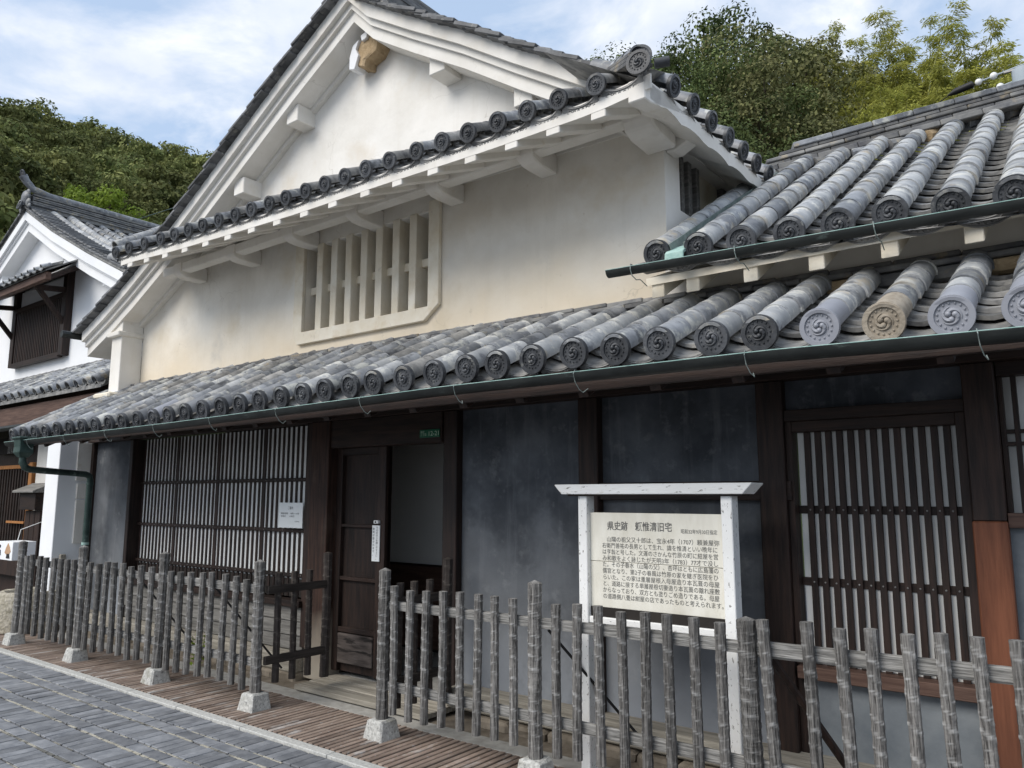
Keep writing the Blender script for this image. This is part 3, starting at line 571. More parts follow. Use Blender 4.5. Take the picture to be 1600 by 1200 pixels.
# main gable: roof path in the plane of the verge
PL = [(-5.0, 6.12), (-5.27, 5.97), (-5.85, 5.66), (-6.29, 5.41), (-6.88, 5.07), (-7.53, 4.70), (-7.85, 4.52), (-8.75, 4.07), (-9.29, 3.83), (-9.82, 3.62)]
PR = [(-5.0, 6.12), (-4.74, 5.86), (-4.21, 5.52), (-3.67, 5.19), (-3.15, 4.84), (-2.87, 4.66), (-2.52, 4.43), (-2.36, 4.31), (-1.95, 4.05)]
PR = [(-5.0, 6.12)] + [(x_, z_ - .0) for x_, z_ in PR[1:]]
def band(mb, path, o0, o1, y0, y1, flip=False, xlim=None):
    pts = [p for p in path if xlim is None or p[0] <= xlim]
    for (xa, za), (xb, zb) in zip(pts, pts[1:]):
        mb.add([(xa, y0, za - o0), (xb, y0, zb - o0), (xb, y0, zb - o1), (xa, y0, za - o1), (xa, y1, za - o0), (xb, y1, zb - o0), (xb, y1, zb - o1), (xa, y1, za - o1)],
               [(0, 1, 2, 3), (7, 6, 5, 4), (0, 4, 5, 1), (3, 2, 6, 7)])
    for i in (0, -1):
        xa, za = pts[i]; mb.add([(xa, y0, za - o0), (xa, y0, za - o1), (xa, y1, za - o1), (xa, y1, za - o0)], [(0, 1, 2, 3)])
PR2 = [p for p in PR if p[0] <= -2.3]
for pth, nm in ((PL, 'l'), (PR2, 'r')):
    mb = MB(); band(mb, pth, .085, .205, 4.05, 4.12); mb.build('outer_bargeboard', 'plaster_gable', house, fixn=False)
    mb = MB(); band(mb, pth, .09, .265, 4.095, 4.16); mb.build('cove_moulding', 'plaster_gable', house, fixn=False)
    mb = MB(); band(mb, pth, .10, .375, 4.13, 4.42); mb.build('inner_bargeboard', 'plaster_gable', house, fixn=False)
    mb = MB(); band(mb, [(x_, z_ ) for x_, z_ in pth], .02, .098, 4.06, 9.0); mb.build('roof_deck', 'tile_pan', house, fixn=False)
gw = MB(); gp = [(x_, z_ - .30) for x_, z_ in reversed([p for p in PL if p[0] > -8.2])] + [(x_, z_ - .30) for x_, z_ in PR[1:8]]
gw.prism([(gp[0][0], 4.1)] + gp + [(gp[-1][0], 4.0)], 'y', 4.39, 4.5)
gw.build('gable_wall', 'plaster_gable', house)
mb = MB(); band(mb, PL[1:9], .33, .42, 4.34, 4.40); mb.build('gable_moulding', 'plaster_gable', house, fixn=False)
for xc, zc in ((-5.93, 5.17), (-6.78, 4.66), (-4.02, 5.00), (-3.15, 4.44), (-7.45, 4.28)):
    MB().box(xc - .085, xc + .085, 4.18, 4.40, zc - .07, zc + .10).build('purlin_end', 'plaster_gable' if xc > -7 else 'plaster_beige', house, bevel=.006)
pe = MB(); pts = [(-4.98, 5.67), (-4.76, 5.66), (-4.72, 5.54), (-4.77, 5.46), (-4.90, 5.42), (-4.99, 5.36), (-5.08, 5.40), (-5.12, 5.52)]
pe.prism([(a_ - .075 if a_ > -4.95 else a_, b_) for a_, b_ in pts], 'y', 4.24, 4.40)
peo = pe.build('broken_purlin_end', 'clay', house, bevel=.012, rough=.008, label='broken ridge purlin end showing bare tan clay')
MB().prism([(-5.15, 5.50), (-5.11, 5.60), (-5.03, 5.63), (-5.07, 5.55), (-5.03, 5.48), (-5.08, 5.36), (-5.15, 5.38)], 'y', 4.215, 4.34).build('plaster_fragment', 'plaster_white', peo, bevel=.003)
MB().prism([(-5.01, 5.66), (-4.91, 5.68), (-4.93, 5.61), (-4.99, 5.60)], 'y', 4.215, 4.34).build('plaster_fragment', 'plaster_white', peo, bevel=.003)
# verge tiles along both slopes
def slab(l, dpt, th): return MB().box(-l / 2, l / 2, 0, dpt, -th / 2, th / 2).mesh('verge_tile', 'verge', bevel=.005, rough=.001)
VS = [slab(.27, .42, .03) for _ in range(3)]
def verge(path, step, lift, sgn, maxx=None):
    acc = 0
    for (xa, za), (xb, zb) in zip(path, path[1:]):
        a = Vector((xa, 0, za)); b = Vector((xb, 0, zb)); L = (b - a).length; u = (b - a).normalized()
        ang = math.atan2(-(u.z), u.x) if False else 0
        t = acc
        while t < L:
            p = a + u * t
            for q in range(2):
                slope_ang = math.atan2(u.z, u.x) if u.x > 0 else math.atan2(-u.z, -u.x)
                ra = slope_ang + (-.10 if sgn > 0 else .10) * (-1)
                mt = Matrix.Translation((p.x + random.uniform(-.01, .01) - sgn * q * .05, 3.965 + q * .03 + random.uniform(-.012, .012), p.z - .055 + q * .036 + lift)) @ Matrix.Rotation(-ra, 4, 'Y')
                inst(random.choice(VS), 'verge_tile', vroof, mt)
            t += step * random.uniform(.95, 1.05)
        acc = t - L
vroof = MB().box(-5.12, -4.88, 4.0, 9.0, 6.06, 6.16).build('ridge_bed', 'noshi', house)
verge(PL, .165, -.004, -1)
verge(PR[:-1], .13, -.004, 1)
for q in range(5): MB().bar((-5.0, 3.98, 6.17 + q * .035), (-5.0, 9.0, 6.17 + q * .035), .26 - .02 * q, .028).build('ridge_slab', 'noshi', vroof, bevel=.003)
# side verge band closing the left end of the front eave
lb = MB()
for q in range(4): lb.bar((-8.10 - .0 * q, 3.62, 4.06 + q * .034), (-8.10, 4.35, 4.52 + q * .034), .15 - .015 * q, .026)
lbo = lb.build('end_ridge', 'noshi', house, bevel=.003)
s_ = math.atan2(.46, .73)
for q in range(4): inst(rolls[q % 3], 'round_tile', lbo, TM((-8.10, 3.60 + q * .19, 4.155 + q * .12), 0, s_, 0, .85), m='tile_pale')
inst(rolls[1], 'round_tile', lbo, TM((-8.28, 3.66, 4.07), R(-78), R(-8), 0, .9), m='tile')
# eave end gutter on the left
MB().tube([(-9.93, 3.86, 3.50), (-9.93, 4.7, 3.50)], .045, 8).build('end_gutter', 'copper', house, smooth=True)

# ------------------------------------------------------------------ lower (pent) roof over the street front
zt = [(-9.55, 2.215), (-8.0, 2.215), (-7.0, 2.213), (-5.5, 2.235), (-4.0, 2.27), (-2.3, 2.292), (-1.2, 2.268), (-.43, 2.240), (.2, 2.225)]
zt2 = [(-9.55, 2.76), (-6, 2.765), (-3, 2.735), (-2.1, 2.715), (-1.15, 2.695), (-.39, 2.675), (.2, 2.67)]
LX = [.055, -.19, -.436, -.681, -.93, -1.185, -1.418, -1.681, -1.927, -2.185, -2.442, -2.691, -2.924, -3.182, -3.447, -3.724, -3.96]
x = -3.96
while x > -9.4:
    x -= lerp([(-9.5, .292), (-6.5, .268), (-4, .250)], x); LX.append(x)
pent = MB()
bd = []
for a in range(len(LX) - 1):
    xa, xb = LX[a + 1], LX[a]
    za, zb = lerp(zt, xa) - .085, lerp(zt, xb) - .085; ta, tb = lerp(zt2, xa) - .085, lerp(zt2, xb) - .085
    pent.add([(xa, 3.37, za), (xb, 3.37, zb), (xb, 4.395, tb + .04), (xa, 4.395, ta + .04), (xa, 3.37, za - .025), (xb, 3.37, zb - .025), (xb, 4.395, tb), (xa, 4.395, ta)],
             [(0, 1, 2, 3), (7, 6, 5, 4), (0, 4, 5, 1)] + ([(0, 3, 7, 4)] if a == len(LX) - 2 else []))
pento = pent.build('pent_roof', 'wood_h', house, fixn=False)
newer = {1, 2, 4}; stuff = []
for i, X in enumerate(LX):
    Y0 = 3.32; z0 = lerp(zt, X); z1 = lerp(zt2, X)
    first = 'tile_new' if (i in newer or i in (26, 38)) else ('tile_tan' if i == 3 else None)
    mats = ['tile', 'tile', 'tile_pale', 'tile_pan'] if X < -3 else ['tile', 'tile_pale', 'tile_pale']
    column(pento, X + random.uniform(-.006, .006), Y0, z0 + random.uniform(-.004, .004), 4.30, z1, mats, discm='tile_new' if i in newer else ('tile_tan' if i == 3 else 'disc'), first=first, expo=.19)
for i in range(len(LX) - 1):
    xa, xb = LX[i + 1], LX[i]; xc = (xa + xb) / 2
    channel(pento, xc, 3.34, lerp(zt, xc) - .005, 4.32, lerp(zt2, xc), w=(xb - xa) * .96, stuff=stuff, count=pans_left)
if stuff: joined(stuff, 'pan_tile_field', 'tile_pan', pento)
# flashing courses of flat tile along the wall
fl = MB().box(-9.2, .2, 4.33, 4.40, 2.60, 2.735).build('clay_bedding', 'clay', house, rough=0)
x = -9.35; 
for lay in range(2):
    x = -9.35 + lay * .13
    while x < .2:
        l = random.uniform(.26, .32); zz = lerp(zt2, x + l / 2) + .035 + lay * .036 + random.uniform(-.003, .003)
        MB().box(x, x + l - .004, 4.255 + lay * .035, 4.41 if x > -9 else 4.40, zz - .015, zz + .015).build('flashing_tile', 'noshi', fl, bevel=.006, rough=.0012)
        x += l
for i in range(len(LX) - 1):
    xc = (LX[i] + LX[i + 1]) / 2; w = LX[i] - LX[i + 1]
    MB().tube([(xc - w * .34, 4.30, lerp(zt2, xc) - .02), (xc + w * .34, 4.30, lerp(zt2, xc) - .02)], .042, 8).build('gap_tile', 'noshi' if random.random() > .3 else 'clay', fl, smooth=True)
# left edge slabs
for q in range(6): MB().box(-9.72 - .0 * q, -9.50, 3.38 + q * .17, 3.58 + q * .17, 2.15 + q * .083, 2.18 + q * .083).build('edge_tile', 'noshi', pento, bevel=.004)
# soffit, fascia, rafters
MB().prism([(3.34, 2.09), (3.38, 2.09), (3.38, 2.155), (3.34, 2.135)], 'x', -9.5, .2).build('fascia', 'wood_h', house)
for x in [-9.3 + .42 * k for k in range(23)]:
    MB().bar((x, 3.38, 2.09), (x, 4.36, 2.60), .06, .06).build('rafter', 'wood', pento, bevel=.003)

# gutter with wire hooks
gut = MB(); n = 60; arc = [R(180 + 180 * k / 8) for k in range(9)]
def gz(x_): return lerp([(-9.45, 2.125), (-6, 2.135), (-3, 2.168), (-1.1, 2.160), (-.2, 2.137), (.2, 2.135)], x_)
vs_ = []; fs = []
for i in range(n + 1):
    x_ = -9.45 + 9.65 * i / n; z_ = gz(x_)
    for a in arc: vs_.append((x_, 3.235 + .042 * math.cos(a), z_ + .046 * math.sin(a)))
    for a in reversed(arc): vs_.append((x_, 3.235 + .038 * math.cos(a), z_ + .042 * math.sin(a)))
for i in range(n):
    for k in range(18): fs.append((i * 18 + k, i * 18 + (k + 1) % 18, (i + 1) * 18 + (k + 1) % 18, (i + 1) * 18 + k))
fs += [tuple(range(18)), tuple(range(n * 18 + 17, n * 18 - 1, -1))]
guto = gut.add(vs_, fs).build('gutter', 'copper', house, smooth=True)
MB().tube([(-9.45 + 9.65 * i / 30, 3.193, gz(-9.45 + 9.65 * i / 30) + .002) for i in range(31)], .0022, 6).build('gutter_rim', 'verdigris', guto, smooth=True)
x = -.35
while x > -9.2:
    z_ = gz(x)
    MB().tube([(x, 3.30, z_ + .01), (x + .005, 3.20, z_ + .012), (x + .01, 3.178, z_ - .01), (x + .012, 3.19, z_ - .05), (x + .02, 3.215, z_ - .085), (x + .03, 3.235, z_ - .10), (x + random.uniform(.02, .06), 3.24, z_ - .082)], .0021, 5).build('gutter_hook', 'wire', guto, smooth=True)
    x -= random.uniform(.78, .92)
# hopper and downpipe
hp = MB(); c = Vector((-9.02, 3.235, 0))
def ringbox(z, w, d_): return [(c.x - w, c.y - d_, z), (c.x + w, c.y - d_, z), (c.x + w, c.y + d_, z), (c.x - w, c.y + d_, z)]
prof = [(2.165, .105, .085), (2.145, .11, .09), (2.135, .085, .07), (2.06, .08, .065), (2.0, .085, .07), (1.95, .04, .04)]
vs_ = []; [vs_.extend(ringbox(*p)) for p in prof]; fs = [(0, 1, 2, 3), (23, 22, 21, 20)]
for j in range(5):
    for k in range(4): fs.append((j * 4 + k, j * 4 + (k + 1) % 4, j * 4 + 4 + (k + 1) % 4, j * 4 + 4 + k))
hp.add(vs_, fs).build('rain_hopper', 'pipe_green', guto, bevel=.006)
dp = MB().tube([(-9.02, 3.235, 1.96), (-9.02, 3.235, 1.90), (-9.04, 3.27, 1.85), (-9.10, 3.34, 1.83), (-9.60, 4.12, 1.805), (-9.63, 4.18, 1.79), (-9.64, 4.20, 1.74), (-9.64, 4.20, .05)], .036, 10).build('downpipe', 'pipe_green', house, smooth=True)
for zz in (1.68, .98): MB().tube([(-9.64, 4.20, zz), (-9.64, 4.20, zz + .03)], .041, 10).build('pipe_collar', 'verdigris' if zz < 1.2 else 'pipe_green', dp, smooth=True)

# ------------------------------------------------------------------ street front
MB().box(-10.0, .25, 4.30, 4.44, 2.20, 2.42).build('head_beam', 'wood_h', house, bevel=.004)
MB().box(-9.9, .25, 4.44, 4.50, 2.3, 2.75).build('head_boarding', 'wood_h', house)
def post(x0, x1, z0=.12, z1=2.2, m='wood', y0=4.34): return MB().box(x0, x1, y0, 4.5, z0, z1).build('post', m, house, bevel=.006)
post(-2.815, -2.665); post(-1.595, -1.445); post(-.555, -.415, 1.43, 2.2); post(-4.045, -3.905, .05); post(-5.60, -5.36, .02, 2.2, 'wood_post', 4.30)
post(-9.0, -8.93); post(-10.03, -9.975, .1, 2.2, 'wood', 4.36); post(-5.72, -5.61, .25, 2.2, 'wood')
MB().box(-.558, -.412, 4.335, 4.5, .05, 1.43).build('replaced_post_foot', 'wood_red', house, bevel=.006, label='red brown new timber foot of the dark post')
def panel(x0, x1, z0, z1, m='blackwall', y=4.41): return MB().box(x0, x1, y, 4.47, z0, z1).build('wall_panel', m, house)
panel(-3.905, -2.815, .18, 2.21); panel(-2.665, -1.595, 1.62, 2.21); panel(-2.665, -1.595, .18, 1.535)
panel(-1.445, -.555, 2.02, 2.21); panel(-9.975, -9.0, .19, 2.21); panel(-.412, .25, .1, 1.40, 'greywall'); panel(-1.40, -.60, .15, .58, 'greywall', 4.40)
MB().box(-2.83, -1.42, 4.36, 4.45, 1.525, 1.635).build('wall_rail', 'wood_h', house, bevel=.004)
MB().box(-1.445, -.555, 4.36, 4.46, 1.965, 2.03).build('lintel', 'wood_h', house, bevel=.003)
MB().box(-1.43, -.557, 4.33, 4.45, .585, .65).build('window_sill', 'wood_sill', house, bevel=.004)
MB().box(-1.445, -1.40, 4.38, 4.46, .12, .585).build('sill_post', 'wood', house, bevel=.003)
# footing timbers and stones
MB().box(-10.0, -5.62, 4.22, 4.42, .06, .20).build('ground_sill', 'wood_pale', house, bevel=.012, rough=.003)
MB().box(-3.90, .2, 4.24, 4.42, .07, .20).build('ground_sill', 'wood_pale', house, bevel=.012, rough=.003)
x = -9.9
while x < .1:
    w = random.uniform(.22, .4)
    if not (-5.7 < x < -3.8): MB().box(x, x + w - .02, 4.19 + random.uniform(0, .03), 4.42, -.02, .065 + random.uniform(-.01, .0)).build('footing_stone', 'rubble', house, bevel=.018, rough=.005)
    x += w
# board skirt under the left lattice
for q in range(3): MB().box(-8.93, -5.72, 4.37 - .012 * q, 4.42, .21 + q * .125, .33 + q * .125).build('skirt_board', 'wood_grey', house, bevel=.003)
MB().box(-8.95, -5.70, 4.30, 4.42, .585, .64).build('lattice_sill', 'wood_h', house, bevel=.004)

# wide lattice left of the doorway
lat = MB().box(-8.93, -5.72, 4.482, 4.49, .64, 2.2).build('wide_lattice', 'paper', house)
X0, X1 = -8.90, -5.73; nb = 43; p = (X1 - X0) / nb
for k in range(nb + 1):
    xc = X0 + p * k; w = .019
    if k in (10, 21, 32): w = .036
    MB().box(xc - w * .74, xc + w * .74, 4.469, 4.479, .64, 2.2).build('slat', 'wood', lat, bevel=.002)
MB().box(-8.9, -5.72, 4.4785, 4.4815, .64, .80).build('lower_board', 'dark', lat)
for zc, h in ((1.70, .034), (1.235, .034), (.835, .034)):
    rl_ = MB().box(-8.93, -5.72, 4.447, 4.4685, zc - h / 2, zc + h / 2).build('rail', 'wood_h', lat, bevel=.003)
    nl = MB()
    for k in range(1, nb, 2): nl.ball((X0 + p * k, 4.446, zc), .005, 6, 4)
    nl.build('nail_heads', 'nail', rl_)
# narrow lattice window at the right
la = MB().box(-1.40, -.60, 4.452, 4.46, .65, 1.96).build('narrow_lattice', 'paper', house)
for a_, b_ in ((-1.445, -1.41), (-.60, -.557)): MB().box(a_, b_, 4.375, 4.47, .65, 1.965).build('stile', 'wood', la, bevel=.003)
MB().box(-1.41, -.60, 4.38, 4.47, 1.905, 1.965).build('top_frame', 'wood_h', la, bevel=.003)
npn = 13; p = .81 / 14
for k in range(npn):
    xc = -1.41 + .012 + p * (k + 1); MB().box(xc - .0165, xc + .0165, 4.418, 4.440, .65, 1.905).build('slat', 'wood', la, bevel=.002)
for zc in (1.475, 1.085):
    rl_ = MB().box(-1.41, -.60, 4.4405, 4.451, zc - .022, zc + .022).build('rail', 'wood_h', la, bevel=.002)
    nl = MB()
    for k in range(npn): nl.ball((-1.41 + .012 + p * (k + 1), 4.417, zc), .0055, 7, 4)
    nl.build('nail_heads', 'nail', rl_)
# paned window far right
lw = MB().box(-.412, .25, 4.47, 4.485, 1.44, 2.2).build('paned_window', 'paper', house)
MB().box(-.412, .25, 4.36, 4.44, 1.40, 1.47).build('sill', 'wood_sill', lw, bevel=.003)
MB().box(-.412, .25, 4.38, 4.46, 2.13, 2.2).build('top_frame', 'wood_h', lw, bevel=.003)
for xc in (-.402, -.345, -.20, -.06, .08): MB().box(xc - .011, xc + .011, 4.41, 4.45, 1.47, 2.13).build('muntin', 'wood', lw, bevel=.002)
for zc in (1.80, 1.86): MB().box(-.412, .25, 4.415, 4.445, zc - .009, zc + .009).build('muntin', 'wood_h', lw, bevel=.002)

# doorway, door leaf and room behind
MB().box(-5.36, -4.045, 4.32, 4.48, 1.96, 2.2).build('door_lintel', 'wood_h', house, bevel=.005)
dr = MB().box(-5.36, -4.74, 4.44, 4.47, .10, 1.96).build('plank_door', 'wood', house)
for a_, b_ in ((-5.36, -5.29), (-4.84, -4.74)): MB().box(a_, b_, 4.40, 4.46, .10, 1.96).build('stile', 'wood', dr, bevel=.004)
for zc, h in ((1.93, .06), (1.30, .025), (.86, .03), (.44, .04)): MB().box(-5.29, -4.84, 4.405, 4.46, zc - h / 2, zc + h / 2).build('rail', 'wood_h', dr, bevel=.003)
MB().box(-5.29, -4.86, 4.40, 4.45, .17, .41).build('kick_board', 'wood_kick', dr, bevel=.006, label='greyed worn kick board')
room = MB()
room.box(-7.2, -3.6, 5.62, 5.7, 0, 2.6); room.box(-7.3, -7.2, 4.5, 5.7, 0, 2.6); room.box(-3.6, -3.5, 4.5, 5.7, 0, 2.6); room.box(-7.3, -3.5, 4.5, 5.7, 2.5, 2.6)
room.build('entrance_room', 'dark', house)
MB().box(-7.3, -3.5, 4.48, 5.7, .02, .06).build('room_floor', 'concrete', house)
MB().box(-6.05, -4.2, 5.56, 5.61, .88, 2.30).build('white_partition', 'paper', house)
MB().box(-6.05, -4.2, 5.55, 5.61, .10, .878).build('wainscot', 'wood_sill', house)
MB().box(-6.05, -4.2, 5.54, 5.62, .87, .89).build('wainscot_rail', 'wood_h', house)
for q in range(3): MB().box(-5.34, -3.9, 4.02 + q * .145, 4.16 + q * .145, .015, .055 + q * .004).build('threshold_plank', 'wood_pale', house, bevel=.004, rough=.002)
# white sleeve wall at the left end with small plates
slv = MB().box(-10.40, -10.04, 4.0, 4.44, .02, 2.3).build('end_wall', 'plaster_white', house, bevel=.006)
MB().box(-10.045, -10.02, 4.20, 4.36, 1.74, 2.2).build('wall_plate', 'greywall' if False else 'plaster_trim', slv, bevel=.003)
MB().box(-10.045, -10.018, 4.22, 4.35, 1.52, 1.70).build('wall_plate', 'plaster_trim', slv, bevel=.003)
MB().box(-10.045, -10.015, 4.22, 4.36, .98, 1.50).build('wall_plate', 'plaster_trim', slv, bevel=.003)
MB().box(-10.04, -9.98, 4.08, 4.14, .78, .86).build('wood_peg', 'wood_pale', slv, bevel=.006)

# ------------------------------------------------------------------ right wing
AX = [(.02, 3.92, 2.865, 7.05, 4.60), (-.235, 3.92, 2.875, 6.95, 4.56), (-.482, 3.92, 2.880, 6.80, 4.50), (-.739, 3.92, 2.905, 6.68, 4.45), (-.981, 3.92, 2.900, 6.45, 4.34), (-1.223, 3.92, 2.912, 6.26, 4.26), (-1.48, 3.92, 2.920, 6.20, 4.24), (-1.728, 3.92, 2.935, 6.05, 4.18), (-1.985, 3.92, 2.945, 5.95, 4.12)]
ar = MB()
for a, b in zip(AX[1:], AX):
    d1, d2 = .085, .085
    ar.add([(a[0], 3.97, a[2] - d1), (b[0], 3.97, b[2] - d1), (b[0], b[3] + .1, b[4] - d1), (a[0], a[3] + .1, a[4] - d1)], [(0, 1, 2, 3)])
aro = ar.build('wing_roof', 'tile_pan', annex, fixn=False)
for i, a in enumerate(AX):
    column(aro, a[0], a[1], a[2], a[3], a[4], ['tile_pale', 'tile_pale', 'tile_pale', 'tile'], expo=.238)
acount = [290]; ast = []
for a, b in zip(AX[1:], AX):
    xc = (a[0] + b[0]) / 2
    channel(aro, xc, 3.94, (a[2] + b[2]) / 2 - .005, (a[3] + b[3]) / 2, (a[4] + b[4]) / 2, expo=.165, w=(b[0] - a[0]) * .96, stuff=ast, count=acount)
if ast: joined(ast, 'pan_tile_field', 'tile_pan', aro)
for q in range(3):   # stub slabs at the left verge
    MB().box(-2.17 + .03 * q, -1.99, 3.98 + q * .12, 4.14 + q * .12, 2.90 + q * .055, 2.935 + q * .055).build('verge_tile', 'noshi', aro, bevel=.012)
fl2 = MB(); uA = Vector((-1.855, 3.93, 2.93)); uB = Vector((-1.855, 5.9, 4.05))
fl2.bar(uA + Vector((0, 0, .0)), uB, .085, .012); fl2.bar(uA + Vector((-.043, 0, .035)), uB + Vector((-.043, 0, .035)), .008, .05); fl2.bar(uA + Vector((.043, 0, .03)), uB + Vector((.043, 0, .03)), .008, .04)
fl2.build('valley_flashing', 'wire', aro)
MB().prism([(3.90, 2.935), (3.885, 2.92), (3.88, 2.855), (3.89, 2.855), (3.90, 2.91), (4.02, 2.98), (4.02, 2.995)], 'x', -1.915, -1.80).build('flashing_lip', 'verdigris', aro, bevel=.003)
# ridge of the wing
ra, rb = Vector((-2.15, 5.98, 4.13)), Vector((.15, 7.12, 4.66)); ru = (rb - ra); RL = ru.length; ru.normalize()
for lay, (w, h, zo) in enumerate(((.30, .045, .0), (.20, .03, .05), (.22, .03, .085), (.20, .03, .12), (.22, .045, .162))):
    t = -.1 + .11 * lay
    while t < RL:
        l = .31; a = ra + ru * t + Vector((0, 0, zo)); b = ra + ru * min(t + l - .005, RL + .1) + Vector((0, 0, zo))
        MB().bar(a, b, w, h).build('ridge_slab', 'noshi' if lay < 4 else 'tile', aro, bevel=.006, rough=.001); t += l
for a, b in zip(AX[1:], AX):
    pa = Vector((a[0] + .07, a[3] - .0, a[4] - .01)); pb = Vector((b[0] - .07, b[3] - .0, b[4] - .01))
    MB().tube([pa, pb], .045, 8).build('gap_tile', random.choice(['noshi', 'tile', 'clay']), aro, smooth=True)
# wing eave: white fascia, rafters, wall, gutter
MB().prism([(4.01, 2.79), (4.01, 2.835), (4.4, 2.985), (4.4, 2.95)], 'x', -2.10, .25).build('eave_soffit', 'plaster_beige', annex)
for xc in (-2.03, -1.81, -1.47, -1.12, -.77, -.41, -.06): MB().prism([(4.02, 2.71), (4.02, 2.80), (4.4, 2.98), (4.4, 2.92)], 'x', xc - .04, xc + .04).build('rafter_end', 'plaster_beige', annex, bevel=.004)
MB().box(-2.145, .25, 4.36, 4.45, 2.68, 2.985).build('wing_wall', 'plaster_trim', annex)
MB().box(-2.14, .3, 4.46, 7.4, 2.7, 2.9).build('loft_floor', 'dark', annex)
g2 = MB(); vs_ = []; fs = []; n = 20
def gz2(x_): return 2.866 + (.0 if x_ < -1.4 else -.0) - (x_ + 2.24) * .030
for i in range(n + 1):
    x_ = -2.26 + 2.5 * i / n; z_ = gz2(x_)
    for a in arc: vs_.append((x_, 3.84 + .036 * math.cos(a), z_ + .038 * math.sin(a)))
    for a in reversed(arc): vs_.append((x_, 3.84 + .032 * math.cos(a), z_ + .034 * math.sin(a)))
for i in range(n):
    for k in range(18): fs.append((i * 18 + k, i * 18 + (k + 1) % 18, (i + 1) * 18 + (k + 1) % 18, (i + 1) * 18 + k))
fs += [tuple(range(18)), tuple(range(n * 18 + 17, n * 18 - 1, -1))]
g2o = g2.add(vs_, fs).build('gutter', 'copper', annex, smooth=True)
MB().tube([(-2.26, 3.804, gz2(-2.26) + .002), (.24, 3.804, gz2(.24) + .002)], .002, 6).build('gutter_rim', 'verdigris', g2o)
for x in (-2.09, -1.47, -.79, -.12):
    z_ = gz2(x); MB().tube([(x, 3.93, z_ + .01), (x, 3.80, z_ + .012), (x + .004, 3.79, z_ - .02), (x + .008, 3.80, z_ - .055), (x + .015, 3.84, z_ - .075), (x + .01, 3.90, z_ - .06), (x, 4.0, z_ - .075)], .003, 5).build('gutter_hook', 'wire', g2o, smooth=True)

# ------------------------------------------------------------------ picket fences
def hewn(r, L, seed, pitch=.058, point=.0, sq=.88):
    """square hewn stake with adze scoops winding round it; attribute wear marks the ridges"""
    rnd = random.Random(seed); nseg = 8; per = 8; rows = int(L / pitch * per); vs_ = []; we = []
    ph = rnd.random() * 6.28; pj = [rnd.uniform(-.25, .25) for _ in range(400)]; bend = rnd.uniform(-.004, .004)
    for j in range(rows + 1):
        z = L * j / rows
        for k in range(nseg):
            a = 2 * math.pi * k / nseg + math.pi / 8
            t = z / pitch + k * .17 + ph; i_ = int(math.floor(t)); t += pj[i_ % 400] * .6; f = t - math.floor(t)
            top = min(1, (L - z) / .10); bot = min(1, z / .22)
            dep = .085 * (math.sin(math.pi * f) ** .8) * top * bot
            rr = r * (1 - dep) * (1 + rnd.uniform(-.02, .02))
            rad = rr / max(abs(math.cos(a)), abs(math.sin(a))) * sq
            vs_.append((rad * math.cos(a) + bend * math.sin(z * 3.1 / L), rad * math.sin(a), z))
            we.append(max(0, 1 - min(f, 1 - f) * 10) * (.75 if rnd.random() > .25 else .2) * min(1, top + .3) * bot)
    fs = [(j * nseg + k, j * nseg + (k + 1) % nseg, (j + 1) * nseg + (k + 1) % nseg, (j + 1) * nseg + k) for j in range(rows) for k in range(nseg)]
    n0 = len(vs_); vs_.append((0, 0, L + point)); we.append(.5); fs += [((rows) * nseg + k, rows * nseg + (k + 1) % nseg, n0) for k in range(nseg)]
    fs.append(tuple(range(nseg - 1, -1, -1)))
    return vs_, fs, we
def hewn_mesh(name, m, *a, **k):
    vs_, fs, we = hewn(*a, **k); me = bpy.data.meshes.new(name); me.from_pydata(vs_, [], fs)
    at = me.attributes.new('wear', 'FLOAT', 'POINT'); at.data.foreach_set('value', we); me.materials.append(M[m]); me.update(); return me
PK = [hewn_mesh('picket', 'picket', .029, .80, 10 + i) for i in range(6)]
PKd = [hewn_mesh('picket', 'picket_dark', .029, .80, 40 + i) for i in range(3)]
PO = [hewn_mesh('fence_post', 'picket', .045, .94, 70 + i, point=.018) for i in range(3)]
POd = [hewn_mesh('fence_post', 'picket_dark', .040, .96, 90, point=.012)]
def footing(parent, x, y, big=1.0):
    mb = MB(); a, b = .092 * big, .068 * big
    mb.add([(x - a, y - a, -.01), (x + a, y - a, -.01), (x + a, y + a, -.01), (x - a, y + a, -.01), (x - b, y - b, .122), (x + b, y - b, .122), (x + b, y + b, .125), (x - b, y + b, .125)],
           [(3, 2, 1, 0), (4, 5, 6, 7), (0, 1, 5, 4), (1, 2, 6, 5), (2, 3, 7, 6), (3, 0, 4, 7)])
    mb.build('stone_footing', 'granite', parent, bevel=.012, rough=.004)
def stake(parent, x, y, z, me, nm, lean=0, s=1):
    inst(me, nm, parent, Matrix.Translation((x, y, z)) @ Matrix.Rotation(lean, 4, 'Y') @ Matrix.Rotation(random.uniform(-.012, .012), 4, 'X') @ Matrix.Rotation(random.choice([0, 1, 2, 3]) * math.pi / 2 + random.uniform(-.12, .12), 4, 'Z') @ Matrix.Scale(s, 4))
FG = 'weathered picket fences along the street front'
f1 = thing('picket_fence', 'long grey hewn picket fence with stone footings in front of the wide lattice', 'fence', (-7.2, 3.47, 0), FG)
posts = [(-9.32, 3.42), (-7.93, 3.45), (-6.49, 3.48), (-5.12, 3.51)]
for i, (x, y) in enumerate(posts): footing(f1, x, y); stake(f1, x, y, .12, PO[i % 3], 'fence_post', random.uniform(-.01, .01))
for (xa, ya), (xb, yb) in zip(posts, posts[1:]):
    for k in range(1, 9):
        t = k / 9; stake(f1, xa + (xb - xa) * t + random.uniform(-.012, .012), ya + (yb - ya) * t - .005, .135 + random.uniform(-.015, .015), random.choice(PK), 'picket', random.uniform(-.018, .018))
